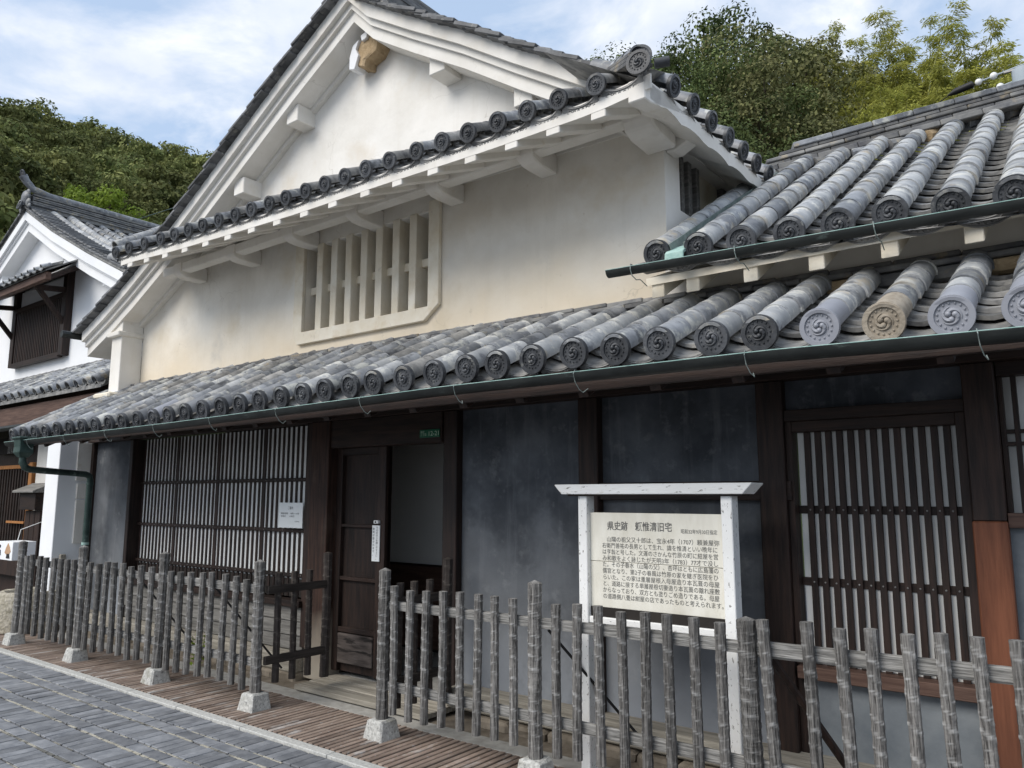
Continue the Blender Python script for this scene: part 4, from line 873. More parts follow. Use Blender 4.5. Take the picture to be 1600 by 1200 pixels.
for zc in (.855, .32): MB().bar((-9.32, 3.45, zc - .0), (-5.12, 3.54, zc), .03, .062).build('fence_rail', 'rail', f1, bevel=.005, rough=.003)
f2 = thing('picket_fence', 'short dark picket fence running back to the left side of the doorway', 'fence', (-5.1, 3.8, 0), FG)
stake(f2, -5.10, 4.12, .13, POd[0], 'fence_post')
for y in (3.66, 3.81, 3.96): stake(f2, -5.10 + random.uniform(-.008, .008), y, .17, random.choice(PKd), 'picket', random.uniform(-.01, .01))
for zc in (.85, .34): MB().bar((-5.085, 3.55, zc), (-5.085, 4.10, zc), .03, .06).build('fence_rail', 'rail_dark', f2, bevel=.004)
f3 = thing('picket_fence', 'grey hewn picket fence in the right foreground in front of the notice board', 'fence', (-2.2, 3.62, 0), FG)
FX = [(-3.883, 1), (-3.773, 0), (-3.633, 0), (-3.495, 0), (-3.349, 0), (-3.201, 0), (-3.072, 0), (-2.938, 0), (-2.795, 0), (-2.649, 1), (-2.496, 0), (-2.366, 0), (-2.221, 0), (-2.081, 0), (-1.948, 0), (-1.816, 0), (-1.676, 0), (-1.542, 0), (-1.404, 2), (-1.297, 0), (-1.122, 0), (-.979, 0), (-.854, 0), (-.717, 0), (-.584, 0), (-.454, 0), (-.336, 0), (-.21, 0)]
for i, (x, kd) in enumerate(FX):
    if kd: footing(f3, x, 3.62, 1 if kd == 1 else 1.15); inst(PO[i % 3], 'fence_post', f3, Matrix.Translation((x, 3.62, .12)) @ Matrix.Rotation(-.02 if kd == 2 else 0, 4, 'Y') @ (Matrix.Identity(4) if kd == 1 else Matrix.Diagonal((1.08, 1.08, .91, 1))))
    else: stake(f3, x + .0, 3.61 + random.uniform(-.004, .004), .16 + random.uniform(-.012, .012), random.choice(PK), 'picket', (random.uniform(-.012, .012) if x < -1.5 else (-.045 if x < -1.2 else -.022) + random.uniform(-.012, .012)), 1.0 if x < -1.5 else 1.04)
MB().bar((-3.88, 3.645, .835), (-1.40, 3.645, .845), .032, .062).build('fence_rail', 'rail', f3, bevel=.008, rough=.004)
MB().bar((-1.40, 3.65, .845), (-.1, 3.65, .865), .032, .068).build('fence_rail', 'rail', f3, bevel=.008, rough=.004)
MB().bar((-3.88, 3.645, .325), (-.1, 3.65, .325), .03, .06).build('fence_rail', 'rail', f3, bevel=.006, rough=.003)
f4 = thing('picket_fence', 'short dark picket fence behind the grey one at the right side of the doorway', 'fence', (-3.87, 3.95, 0), FG)
stake(f4, -3.85, 4.20, .12, POd[0], 'fence_post', 0, 1.02)
for y in (3.73, 3.88, 4.03): stake(f4, -3.86, y, .17, random.choice(PKd), 'picket', 0)
for zc in (.85, .34): MB().bar((-3.84, 3.66, zc), (-3.84, 4.18, zc), .03, .06).build('fence_rail', 'rail_dark', f4, bevel=.004)
for xa in (-2.60, -7.3, -6.0):
    o = MB().tube([(xa, 3.68, .80), (xa + .40 if xa > -3 else xa + .35, 4.12, .12)], .009, 6).build('brace_rod', 'black', f3 if xa > -3 else f1)
MB().tube([(-1.33, 3.68, .80), (-1.02, 4.1, .1)], .02, 6).build('brace_rod', 'wood', f3)

wd = thing('weed', 'small green weed growing behind the left fence near its third post', 'weed', (-6.75, 4.0, 0))
wm = MB(); rw = random.Random(2)
for q in range(46):
    a = rw.random() * 6.28; p0 = Vector((-6.75 + rw.uniform(-.10, .10), 4.0 + rw.uniform(-.06, .06), rw.uniform(.02, .30))); dv = Vector((math.cos(a), math.sin(a), .5)) * .055; sd = Vector((-math.sin(a), math.cos(a), 0)) * .016
    wm.add([p0, p0 + dv * .5 + sd, p0 + dv, p0 + dv * .5 - sd], [(0, 1, 2, 3)])
wm.build('leaves', 'leaf_lime', wd, fixn=False)
for q in range(4): MB().tube([(-6.75 + q * .02 - .03, 4.0, 0), (-6.78 + q * .035, 4.0 + (q - 2) * .02, .28)], .003, 5).build('stem', 'leaf_mid', wd)

# ------------------------------------------------------------------ text
def text(body, size, loc, parent, m, align='LEFT', width=1.0, vertical=False, bold=0, name='lettering', space=1.0, tall=1.0, heading=0):
    cu = bpy.data.curves.new('t', 'FONT'); cu.body = body; cu.size = size; cu.align_x = align; cu.resolution_u = 3; cu.offset = bold; cu.space_line = space; cu.space_character = 1
    t = bpy.data.objects.new('t', cu); col.objects.link(t)
    dg = bpy.context.evaluated_depsgraph_get(); me = bpy.data.meshes.new_from_object(t.evaluated_get(dg)); bpy.data.objects.remove(t); bpy.data.curves.remove(cu)
    if align == 'FIT' or width:
        pass
    me.materials.clear(); me.materials.append(M[m]); me.name = name
    xs = [v.co.x for v in me.vertices] or [0]; w0 = max(xs) - min(xs); s = (width / w0) if (width and w0 > 0) else 1
    mt = Matrix.Translation(loc) @ Matrix.Rotation(heading, 4, 'Z') @ Matrix.Rotation(R(90), 4, 'X') @ Matrix.Diagonal((s, tall, 1, 1))
    return inst(me, name, parent, mt)

# ------------------------------------------------------------------ notice board
nb_ = thing('notice_board', 'white flaking painted notice board with long Japanese text behind the right fence', 'notice board', (-2.0, 3.88, 0))
for x0 in (-2.495, -1.618):
    MB().box(x0, x0 + .06, 3.84, 3.925, .0, 1.56).build('post', 'flaky', nb_, bevel=.004)
MB().prism([(-2.635, 1.612), (-2.585, 1.560), (-1.485, 1.560), (-1.435, 1.612), (-1.435, 1.617), (-2.635, 1.617)], 'y', 3.80, 3.97).build('cap_beam', 'flaky_h', nb_, bevel=.003)
MB().box(-2.56, -1.50, 3.83, 3.95, 1.549, 1.5595).build('cap_dark_strip', 'wood_h', nb_, bevel=.001)  # thin dark strip along the underside of the cap
bz = [(1.181, 1.455), (.925, 1.1785)]
bd1 = MB().box(-2.434, -1.619, 3.875, 3.895, *bz[0]).build('board', 'cream_board', nb_, bevel=.002)
bd2 = MB().box(-2.434, -1.619, 3.875, 3.895, *bz[1]).build('board', 'cream_board', nb_, bevel=.002)
MB().box(-2.434, -1.619, 3.85, 3.915, .835, .872).build('lower_rail', 'flaky_h', nb_, bevel=.004)
MB().box(-2.434, -1.619, 3.87, 3.895, .872, .925).build('shadow_board', 'dark', nb_)  # dark-coloured board stands in for the shade above the lower rail
ty = 3.8735
text('県史跡　頼惟清旧宅', .046, (-2.32, ty, 1.362), nb_, 'ink_faded', width=.405, tall=1.15, bold=.0006)
text('昭和32年9月30日指定', .026, (-1.862, ty, 1.352), nb_, 'ink_faded', width=.205, tall=1.0)
lines = ['山陽の祖父又十郎は、宝永4年（1707）頼兼屋弥', '右衛門善祐の長男として生れ、諱を惟清といい晩年に', 'は亨翁と号した。文運のさかんな竹原の町に紺屋を営',
         'み和歌をよく詠じたが天明3年（1783）77才で没し', 'た。その子春水（山陽の父）、杏坪はともに広島藩の', '儒官となり、第2子の春風は竹原の家を継ぎ医院をひ',
         'らいた。この家は重層屋根入母屋造り本瓦葺の母屋', 'と、道路に接する単層屋根切妻造り本瓦葺の離れ座敷', 'からなっており、双方とも塗りごめ造りである。母屋', 'の道路側八畳は紺屋の店であったものと考えられます。']
for i, s in enumerate(lines):
    z = 1.294 - i * .0352
    if i == 0: text(s, .034, (-2.325, ty, z), nb_, 'ink_faded', width=.675, tall=.95)
    else: text(s, .034, (-2.355, ty, z), nb_, 'ink_faded', width=.695 if i < 9 else .716, tall=.95)

# ------------------------------------------------------------------ small signs
pl = thing('house_number_plate', 'small dark green house number plate reading 12-21 on the doorway lintel', 'number plate', (-4.15, 4.315, 2.03))
MB().box(-4.265, -4.055, 4.306, 4.316, 2.00, 2.062).build('plate', 'green_plate', pl, bevel=.001)
text('12-21', .05, (-4.175, 4.304, 2.013), pl, 'green_text', width=.105)
text('本町\n三丁目', .022, (-4.255, 4.304, 2.035), pl, 'green_text', width=.062, space=.95)
vsn = thing('vertical_door_sign', 'narrow white vertical sign with black Japanese writing on the door post', 'sign', (-4.82, 4.39, 1.16))
MB().box(-4.875, -4.785, 4.388, 4.396, 1.02, 1.31).build('sign_plate', 'paper_bright', vsn, bevel=.001)
for cx, s, z0, st in ((-4.815, '下のボタンを押して下さい。', 1.298, .0205), (-4.855, '説明が聞かれます。', 1.290, .026)):
    for i, ch in enumerate(s): text(ch, .022, (cx - .011, 4.386, z0 - .016 - i * st), vsn, 'ink', width=None)
db = thing('door_bell', 'small white door bell button above the vertical sign', 'door bell', (-4.82, 4.39, 1.34))
MB().box(-4.845, -4.79, 4.372, 4.40, 1.325, 1.352).build('bell_case', 'insulator', db, bevel=.003)
MB().box(-4.826, -4.812, 4.368, 4.373, 1.332, 1.345).build('bell_button', 'black', db, bevel=.001)
pn = thing('paper_notice', 'white paper notice fixed to the wide lattice right of its last mullion', 'paper notice', (-6, 4.38, 1.4))
MB().box(-6.155, -5.80, 4.384, 4.389, 1.262, 1.49).build('paper_sheet', 'paper_bright', pn, bevel=.001)
text('ご案内', .03, (-6.02, 4.382, 1.43), pn, 'ink_grey', width=.075)
text('開館時間　10時〜16時', .018, (-6.12, 4.382, 1.385), pn, 'ink_grey', width=.27)
text('休館日　　水曜日', .018, (-6.12, 4.382, 1.36), pn, 'ink_grey', width=.20)
text('竹原市', .014, (-5.91, 4.382, 1.315), pn, 'ink_grey', width=.07)

# ------------------------------------------------------------------ neighbour house on the left
nh = thing('neighbour_house', 'white gabled neighbouring house at the left with a dark lattice window under a little roof', 'house', (-14.2, 6.5, 0))
NL = [(-14.8, 6.60), (-18.6, 4.75)]; NRt = [(-14.8, 6.60), (-13.6, 5.97), (-12.2, 5.32), (-10.85, 4.74)]
for pth in (NL, NRt):
    mb = MB(); band(mb, pth, .05, .21, 5.0, 5.06); mb.build('outer_bargeboard', 'plaster_white', nh, fixn=False)
    mb = MB(); band(mb, pth, .06, .25, 5.04, 5.10); mb.build('cove_moulding', 'plaster_white', nh, fixn=False)
    mb = MB(); band(mb, pth, .07, .40, 5.07, 5.32); mb.build('inner_bargeboard', 'plaster_white', nh, fixn=False)
    mb = MB(); band(mb, pth, -.01, .06, 5.0, 11.0); mb.build('roof_deck', 'tile_pan', nh, fixn=False)
ng = MB(); ng.prism([(-18.5, 3.4), (-18.5, 4.6), (-14.8, 6.4), (-11.2, 4.65), (-11.2, 3.4)], 'y', 5.3, 5.42); ng.build('gable_wall', 'plaster_white', nh)
MB().box(-11.35, -11.2, 5.42, 10, 3.4, 4.6).build('side_wall', 'plaster_white', nh)
for xc, zc in ((-16.1, 5.55), (-13.3, 5.52), (-11.75, 4.80)): MB().box(xc - .1, xc + .1, 5.12, 5.3, zc - .1, zc + .1).build('purlin_end', 'plaster_white', nh, bevel=.005)
# roof tiles on the visible right slope
nrf = MB().box(-14.9, -14.7, 5.02, 11, 6.6, 6.72).build('ridge_bed', 'noshi', nh)
for (xa, za), (xb, zb) in zip(NRt, NRt[1:]):
    a = Vector((xa, 0, za)); b = Vector((xb, 0, zb)); L = (b - a).length; u = (b - a).normalized(); sa = math.atan2(-u.z, u.x); t = 0
    while t < L:
        p_ = a + u * t
        for q in range(2): inst(VS[0], 'verge_tile', nrf, Matrix.Translation((p_.x, 4.96 + q * .05, p_.z + .02 + q * .03)) @ Matrix.Rotation(sa - .1, 4, 'Y') @ Matrix.Diagonal((.9, 1.2, .8, 1)))
        t += .15
    for yy, big in [(5.42, 1), (5.72, 1)] + [(6.0 + .27 * j, .72) for j in range(12)]:
        t = 0
        while t < L:
            p_ = a + u * t; inst(rolls[0], 'round_tile', nrf, Matrix.Translation((p_.x, yy, p_.z + .02)) @ Matrix.Rotation(R(90), 4, 'Z') @ Matrix.Rotation(sa + .02, 4, 'X') @ Matrix.Translation((0, -.26, 0)) @ Matrix.Scale(1.12 * big, 4), m='tile_pale' if big == 1 else 'tile'); t += .245
for (xa, za), (xb, zb) in zip(NL, NL[1:]):
    a = Vector((xa, 0, za)); b = Vector((xb, 0, zb)); L = (b - a).length; u = (b - a).normalized(); t = 0; sa = math.atan2(-u.z, u.x)
    while t < L:
        p_ = a + u * t
        for q in range(2): inst(VS[0], 'verge_tile', nrf, Matrix.Translation((p_.x, 4.96 + q * .05, p_.z + .02 + q * .03)) @ Matrix.Rotation(math.atan2(u.z, -u.x) + .1, 4, 'Y') @ Matrix.Diagonal((.9, 1.2, .8, 1)))
        t += .16
for q in range(5): MB().bar((-14.8, 5.05, 6.68 + q * .04), (-14.8, 11.0, 6.68 + q * .04), .26 - .025 * (q % 2), .03).build('ridge_slab', 'noshi', nrf, bevel=.003)
MB().tube([(-14.8, 4.90, 7.18), (-14.8, 4.96, 7.09), (-14.8, 5.08, 6.98), (-14.8, 5.35, 6.92), (-14.8, 11, 6.90)], [.075, .065, .06, .065, .065], 10).build('ridge_roll', 'tile', nrf, smooth=True)
o = inst(DISC_big, 'ridge_end_disc', nrf, TM((-14.8, 4.885, 7.20), 0, R(35), 0, .75))
og = MB(); 
for (cx, cz, r_) in ((0, 0, .16), (-.14, -.12, .09), (.14, -.12, .09), (-.10, .10, .07), (.10, .10, .07), (.2, -.2, .06), (-.2, -.2, .06)): og.ball((-14.8 + cx * .9, 4.98, 6.78 + cz * .9), r_ * .9, 12, 8, (1, .45, 1))
og.build('ridge_ornament', 'tile', nrf, smooth=True)
inst(DISC_me, 'ridge_end_disc', nrf, TM((-14.86, 4.90, 6.66), 0, 0, 0, 1.1))
inst(EAVE_me, 'eave_roll', nrf, TM((-14.86, 4.91, 6.66), 0, 0, 0, 1.1))
# its upper lattice window with awning roof
nw = MB().box(-15.35, -13.40, 5.27, 5.30, 3.86, 5.2).build('lattice_window', 'dark', nh)
MB().box(-15.3, -13.45, 5.24, 5.27, 4.86, 5.18).build('transom_board', 'plaster_white', nw)
for a_, b_ in ((-15.5, -15.35), (-13.42, -13.28)): MB().box(a_, b_, 5.18, 5.30, 3.82, 5.25).build('jamb', 'wood', nw, bevel=.005)
MB().box(-15.35, -13.42, 5.18, 5.26, 4.80, 4.88).build('rail', 'wood_h', nw); MB().box(-15.35, -13.42, 5.18, 5.26, 3.80, 3.88).build('rail', 'wood_h', nw)
for k in range(27): xc = -15.30 + k * .0705; MB().box(xc - .018, xc + .018, 5.20, 5.24, 3.88, 4.80).build('slat', 'wood', nw)
for zc in (4.45, 4.15): MB().box(-15.33, -13.43, 5.235, 5.25, zc - .015, zc + .015).build('rail', 'wood_grey', nw)
MB().prism([(4.72, 4.88), (4.72, 4.96), (5.3, 5.32), (5.3, 5.24)], 'x', -15.9, -12.72).build('awning', 'wood_h', nh)
MB().prism([(4.64, 4.86), (4.64, 4.98), (4.72, 4.98), (4.72, 4.86)], 'x', -15.9, -12.70).build('awning_fascia', 'wood_sill', nh, bevel=.005)
aw = MB().prism([(4.62, 4.975), (4.62, 5.0), (5.28, 5.40), (5.28, 5.375)], 'x', -16, -12.66).build('awning_roof', 'tile_pan', nh)
for k in range(14):
    inst(PAN_me[k % 3], 'pan_tile', aw, TM((-15.9 + k * .245, 4.55, 5.03), 0, R(27)) @ Matrix.Diagonal((1, 1.5, 1, 1)), m='tile_pale')
    inst(rolls[k % 3], 'round_tile', aw, TM((-15.78 + k * .245, 4.53, 5.0), 0, R(27), 0, .55), m='tile_pale')
for xc in (-15.45, -13.35):
    MB().bar((xc, 5.25, 4.30), (xc, 4.78, 4.86), .06, .07).build('awning_brace', 'wood', nh); MB().bar((xc, 5.28, 4.92), (xc, 4.72, 4.86), .07, .08).build('awning_brace', 'wood', nh)
# its pent roof
npf = MB().prism([(4.35, 2.90), (4.35, 2.95), (5.3, 3.52), (5.3, 3.44)], 'x', -17, -9.9).build('pent_roof', 'tile_pan', nh)
k = 0; x = -16.5
while x < -9.9:
    for j in range(4): inst(rolls[j % 3], 'round_tile', npf, TM((x, 4.32 + j * .235, 2.98 + j * .141), 0, R(31)), m='tile' if (k + j) % 3 else 'tile_pale')
    for j in range(3): inst(PAN_me[0], 'pan_tile', npf, TM((x + .13, 4.33 + j * .12, 2.985 + j * .075), 0, R(25)))
    x += .26; k += 1
MB().box(-17, -11.0, 5.14, 5.30, 3.50, 3.56).build('flashing_course', 'noshi', nh, bevel=.005)
MB().box(-17, -9.95, 4.42, 4.52, 2.58, 2.86).build('eave_board', 'wood_sill', nh, bevel=.005)
MB().tube([(-17, 4.28, 2.52), (-10.9, 4.28, 2.52)], .04, 8).build('gutter', 'copper', nh)
# its ground floor
MB().box(-17, -10.42, 5.12, 5.2, 0, 3.42).build('ground_floor_wall', 'wood', nh)
MB().box(-13.42, -12.45, 5.02, 5.12, 1.2, 2.60).build('wall_panel', 'plaster_trim', nh)
nd = MB().box(-15.2, -13.6, 5.06, 5.08, .3, 2.02).build('lattice_door', 'paper', nh)
MB().box(-13.60, -13.48, 4.98, 5.06, .2, 2.08).build('door_jamb', 'orange_wood', nd, bevel=.004); MB().box(-15.2, -13.6, 4.98, 5.06, 1.99, 2.05).build('door_head', 'orange_wood', nd, bevel=.004)
for k in range(15): xc = -15.15 + k * .11; MB().box(xc - .022, xc + .022, 5.0, 5.03, .3, 1.99).build('slat', 'wood', nd)
for k in range(9): zc = .62 + k * .16; MB().box(-15.2, -13.6, 5.03, 5.055, zc - .014, zc + .014).build('rail', 'wood_h', nd)
MB().box(-15.2, -13.6, 4.99, 5.055, .30, .60).build('kick_board', 'wood', nd)
MB().box(-14.2, -13.5, 4.93, 4.97, 1.12, 1.155).build('hanging_arm', 'orange_wood', nd, bevel=.002)
MB().box(-15.1, -13.9, 5.02, 5.05, 2.25, 2.52).build('vent_grille', 'dark', nh)
for k in range(9): MB().box(-14.6 + k * .075, -14.57 + k * .075, 5.0, 5.02, 2.25, 2.52).build('slat', 'wood_grey', nh)

pb = thing('wooden_post_box', 'weathered brown wooden post box with a little sloping roof beside the white end wall', 'post box', (-12.9, 4.9, 1.5))
MB().box(-13.35, -12.78, 4.80, 5.0, 1.34, 1.60).build('box_body', 'wood_h', pb, bevel=.006)
MB().prism([(4.72, 1.60), (4.72, 1.63), (5.0, 1.75), (5.0, 1.60)], 'x', -13.45, -12.68).build('box_roof', 'wood_grey', pb, bevel=.004)
for k in range(3): MB().box(-13.32 + k * .19, -13.15 + k * .19, 4.88, 4.98, .25, 1.33).build('plank', 'wood', pb, bevel=.004)
ps = thing('small_poster', 'small white leaflet with rows of little heads leaning beside the end wall', 'poster', (-11.9, 4.7, .8))
sh = MB(); sh.add([(-11.98, 4.62, .80), (-11.66, 4.62, .80), (-11.60, 4.66, 1.10), (-11.90, 4.66, 1.10), (-11.98, 4.63, .80), (-11.66, 4.63, .80), (-11.60, 4.67, 1.10), (-11.90, 4.67, 1.10)], [(0, 1, 2, 3), (7, 6, 5, 4), (0, 4, 5, 1), (1, 5, 6, 2), (2, 6, 7, 3), (3, 7, 4, 0)])
sh.build('leaflet', 'paper_bright', ps)
hd_ = MB()
for r_ in range(3):
    for c_ in range(2): hd_.tube([(-11.87 + c_ * .13 + r_ * .022, 4.612 + r_ * .012, .85 + r_ * .085), (-11.87 + c_ * .13 + r_ * .022, 4.622 + r_ * .012, .85 + r_ * .085)], .030, 10)
hd_.build('printed_heads', 'ink_grey', ps)
MB().box(-11.95, -11.6, 4.63, 4.75, .0, .82).build('leaflet_stand', 'wood', ps)
lb_ = thing('hanging_box_sign', 'white box sign with a small figure hanging on a rope at the left edge', 'sign', (-11.6, 4.2, .8))
MB().box(-12.03, -11.55, 4.12, 4.40, .705, .945).build('box_body', 'plaster_white', lb_, bevel=.003)
MB().prism([(-11.80, .80), (-11.76, .87), (-11.70, .93), (-11.64, .88), (-11.60, .82), (-11.66, .78), (-11.72, .77)], 'y', 4.116, 4.121).build('painted_figure', 'tanpaint', lb_)
MB().prism([(-11.72, .79), (-11.64, .79), (-11.62, .73), (-11.74, .73)], 'y', 4.115, 4.119).build('painted_figure', 'ink', lb_)
fg = MB(); fg.bar((-12.0, 4.116, .76), (-11.97, 4.116, .83), .004, .012); fg.bar((-11.93, 4.116, .76), (-11.95, 4.116, .83), .004, .012); fg.tube([(-11.965, 4.118, .88), (-11.965, 4.112, .88)], .02, 8); fg.build('painted_strokes', 'ink', lb_)
MB().tube([(-11.80, 4.26, .945), (-11.72, 4.26, 1.10), (-11.68, 4.5, 1.2), (-12.2, 4.95, 1.14)], .006, 5).build('rope', 'paper', lb_)
st = thing('stone_trough', 'round rough tan stone trough at the left end of the grey fence', 'trough', (-9.95, 3.72, 0))
pr = [(.26, .0), (.33, .02), (.355, .25), (.35, .42), (.33, .46), (.27, .46), (.25, .43), (.24, .36), (.001, .36)]
vs_ = []; n = 24
for r_, z_ in pr:
    for k in range(n): a = 2 * math.pi * k / n; vs_.append((-10.12 + r_ * math.cos(a), 3.85 + r_ * math.sin(a), z_))
fs = [(j * n + k, j * n + (k + 1) % n, (j + 1) * n + (k + 1) % n, (j + 1) * n + k) for j in range(len(pr) - 1) for k in range(n)]
MB().add(vs_, fs).build('bowl', 'trough', st, smooth=True, rough=.006)
MB().tube([(-10.12, 3.85, .40), (-10.12, 3.85, .41)], .24, 20).build('water', 'dark', st)

# ------------------------------------------------------------------ utility pole and wires
up = thing('utility_pole', 'pale steel pole top with white insulators behind the right roof ridge', 'utility pole', (-.45, 13, 0))
MB().tube([(-.52, 13, 0), (-.52, 13, 7.72)], .10, 12).build('pole', 'pole', up, smooth=True)
MB().tube([(-.52, 13, 7.55), (-.52, 13, 7.80)], [.14, .15], 12).build('pole_cap', 'pole', up, smooth=True)
MB().box(-.76, -.28, 12.95, 12.99, 7.80, 7.83).build('crossarm', 'nail', up, bevel=.004)
for i, (x_, z_) in enumerate(((-1.15, 7.78), (-1.08, 7.58), (-1.10, 7.46))):
    MB().tube([(x_ - .36, 13, z_ - .06), (x_ - .25, 13, z_ - .03), (x_ - .02, 13, z_ + .01), (x_, 13, z_ + .02)], [.015, .05, .055, .03], 10).build('insulator_boot', 'black', up, smooth=True)
    MB().ball((x_ + .06, 13, z_ + .02), .05, 10, 7).build('insulator', 'insulator', up, smooth=True); MB().ball((x_ + .26, 13, z_ + .05), .055, 10, 7).build('insulator', 'insulator', up, smooth=True)
    MB().tube([(x_ + .06, 13, z_ + .02), (-.5, 13, z_ + .1)], .012, 6).build('arm_link', 'pole', up)
    MB().tube([(x_ - .34, 13, z_ - .06)] + [(x_ - .34 - 14 * t, 13 + 10 * t, z_ - .06 - 1.1 * math.sin(math.pi * t * .5) - .0 * t) for t in (.25, .5, .75, 1)], .008, 5).build('cable', 'black', up)
wr = thing('overhead_wire', 'thin green overhead wire in front of the left wooded hill', 'wire', (-20, 9, 8.6))
MB().tube([(-23.5, 8.0, 8.2), (-19.6, 9.2, 8.72), (-15, 10.6, 9.3)], .012, 5).build('cable', 'pipe_green', wr)

# ------------------------------------------------------------------ trees
def crown_mesh(name, m, seed, rad=(3.2, 3.2, 2.8), clumps=34, per=400, leaf=.135, clump_r=1.12, base=1.2):
    rnd = random.Random(seed); vs_ = []; fs = []; cl = []
    for i in range(clumps):
        a = rnd.random() * 6.283; cz = rnd.uniform(-.55, 1); s_ = math.sqrt(max(0, 1 - cz * cz)); q = rnd.uniform(.45, 1) ** .6
        cl.append((rad[0] * s_ * math.cos(a) * q, rad[1] * s_ * math.sin(a) * q, rad[2] * cz * q + rad[2] * .6, clump_r * rnd.uniform(.6, 1.25)))
    for (cx, cy, cz, cr_) in cl:
        for j in range(per):
            a = rnd.random() * 6.283; u = rnd.uniform(-.75, 1); s_ = math.sqrt(1 - u * u); q = rnd.uniform(.72, 1.05)
            n_ = Vector((s_ * math.cos(a), s_ * math.sin(a), u)); p_ = Vector((cx, cy, cz)) + Vector((n_.x, n_.y, n_.z * .72)) * cr_ * q
            nn = (n_ + Vector((rnd.uniform(-1, 1), rnd.uniform(-1, 1), rnd.uniform(-.6, 1))) * .8).normalized()
            t = nn.cross(Vector((rnd.uniform(-1, 1), rnd.uniform(-1, 1), rnd.uniform(-1, 1)))).normalized(); b = nn.cross(t)
            l = leaf * rnd.uniform(.6, 1.3); k = len(vs_)
            vs_ += [p_ - t * l * .5, p_ + b * l * .28, p_ + t * l * .5, p_ - b * l * .28]; fs.append((k, k + 1, k + 2, k + 3))
    me = bpy.data.meshes.new(name); me.from_pydata(vs_, [], fs); me.materials.append(M[m]); return me, cl
def trunk_mesh(name, cl, H, seed, r=.22):
    rnd = random.Random(seed); mb = MB(); mb.tube([(0, 0, -H), (.1, .05, -H * .5), (.05, 0, 0), (0, 0, 1.6)], [r * 1.3, r, r * .8, r * .4], 8)
    for c in rnd.sample(cl, min(14, len(cl))):
        s_ = Vector((0, 0, rnd.uniform(-.8, 1.0))); e_ = Vector(c[:3]); mid = (s_ + e_) / 2 + Vector((0, 0, .25)); mb.tube([s_, mid, e_], [r * .4, r * .25, r * .08], 5, caps=False)
    return mb.mesh(name, 'bark', smooth=True)
KIND = {}
for nm, m, kw in (('dark', 'leaf_dark', {}), ('mid', 'leaf_mid', {}), ('olive', 'leaf_olive', {'leaf': .155}),):
    KIND[nm] = []
    for s_ in range(2):
        me, cl = crown_mesh('tree_crown', m, hash(nm) % 97 + s_ if False else {'dark': 3, 'mid': 13, 'olive': 23}[nm] + s_, **kw); KIND[nm].append((me, trunk_mesh('tree_trunk', cl, 4.5, s_)))
KIND['sparse'] = []
me, cl = crown_mesh('tree_crown', 'leaf_dark', 77, rad=(3.0, 3.0, 2.6), clumps=44, per=170, clump_r=.62, leaf=.15); KIND['sparse'].append((me, trunk_mesh('tree_trunk', cl, 4.5, 5)))
me, cl = crown_mesh('tree_crown', 'leaf_lime', 31, rad=(1.6, 1.6, 1.7), clumps=34, per=130, leaf=.13, clump_r=.42); KIND['lime'] = [(me, trunk_mesh('tree_trunk', cl, 6, 4, .12))]
def tree(kind, az, r, z, s, label, group, rz=None):
    a = R(az); x_, y_ = -math.sin(a) * r, math.cos(a) * r
    t = thing('tree', label, 'tree', (x_, y_, z - 3.5 * s), group); rz = random.random() * 6.28 if rz is None else rz; v = KIND[kind][random.randrange(len(KIND[kind]))]
    mt = Matrix.Translation((x_, y_, z)) @ Matrix.Rotation(rz, 4, 'Z') @ Matrix.Scale(s, 4)
    inst(v[0], 'crown', t, mt); inst(v[1], 'trunk', t, mt)
LB = {'dark': 'dark green oak tree on the wooded slope behind the right roof', 'mid': 'mid green leafy tree on the wooded slope behind the right roof',
      'olive': 'olive brown leafy tree on the wooded slope behind the right roof', 'sparse': 'tall dark tree with open branching top against the sky, right of the corner ridge'}
GR = 'trees on the slope behind the right roof'
SKY_EL = [(-12, 24), (0, 25.5), (4, 26.2), (9, 27.6), (13.6, 28.6), (16.5, 30.0), (19, 33.0), (22.6, 34.3), (25, 33.2), (28, 31.8), (34, 30), (42, 29)]
rt = random.Random(3)
for (r, drop, s, step) in ((34, .6, 1.1, 3.6), (30, 3.4, 1.0, 3.8), (25.5, 6.8, .85, 4.0), (21.5, 10.2, .72, 4.4), (18, 13.6, .6, 4.8)):
    az = -11 + rt.uniform(0, 2)
    while az < 41:
        el = lerp(SKY_EL, az) - drop + rt.uniform(-1.3, .6); rr = r + rt.uniform(-1.2, 1.2); ss = s * rt.uniform(.85, 1.15)
        if az > 19.5: k_ = 'dark' if drop < 9 or rt.random() < .5 else 'mid'
        elif az > 11.5: k_ = ('olive' if rt.random() < .6 else 'dark') if drop < 8 else rt.choice(['mid', 'mid', 'olive'])
        else: k_ = 'mid' if drop > 6 else rt.choice(['mid', 'olive'])
        if drop < 1 and az > 20 and az < 29: k_ = 'sparse'; ss *= 1.1
        if not (az < 12.5 and drop < 5): tree(k_, az, rr, 1.55 + rr * math.tan(R(el)) - 4.9 * ss, ss, LB[k_], GR)
        elif drop < 1 and rt.random() < .45: tree('dark', az, 46, 1.55 + 46 * math.tan(R(el - .6)) - 4.9 * .8, .8, 'dark tree top rising behind the bamboo at upper right', GR)
        az += step * rt.uniform(.85, 1.15)
tree('lime', 67.5, 23.0, 7.75, .82, 'bright yellow green tree just behind the neighbour ridge', 'bright trees'); tree('lime', 65.0, 22.5, 7.2, .62, 'smaller bright yellow green tree at the lower right of the bright one', 'bright trees')
me, cl = crown_mesh('tree_crown', 'bamboo', 91, rad=(3.2, 3.2, 2.6), clumps=40, per=420, leaf=.17, clump_r=.95); KIND['grove'] = [(me, trunk_mesh('tree_trunk', cl, 4.5, 6, .08))]
az = -8
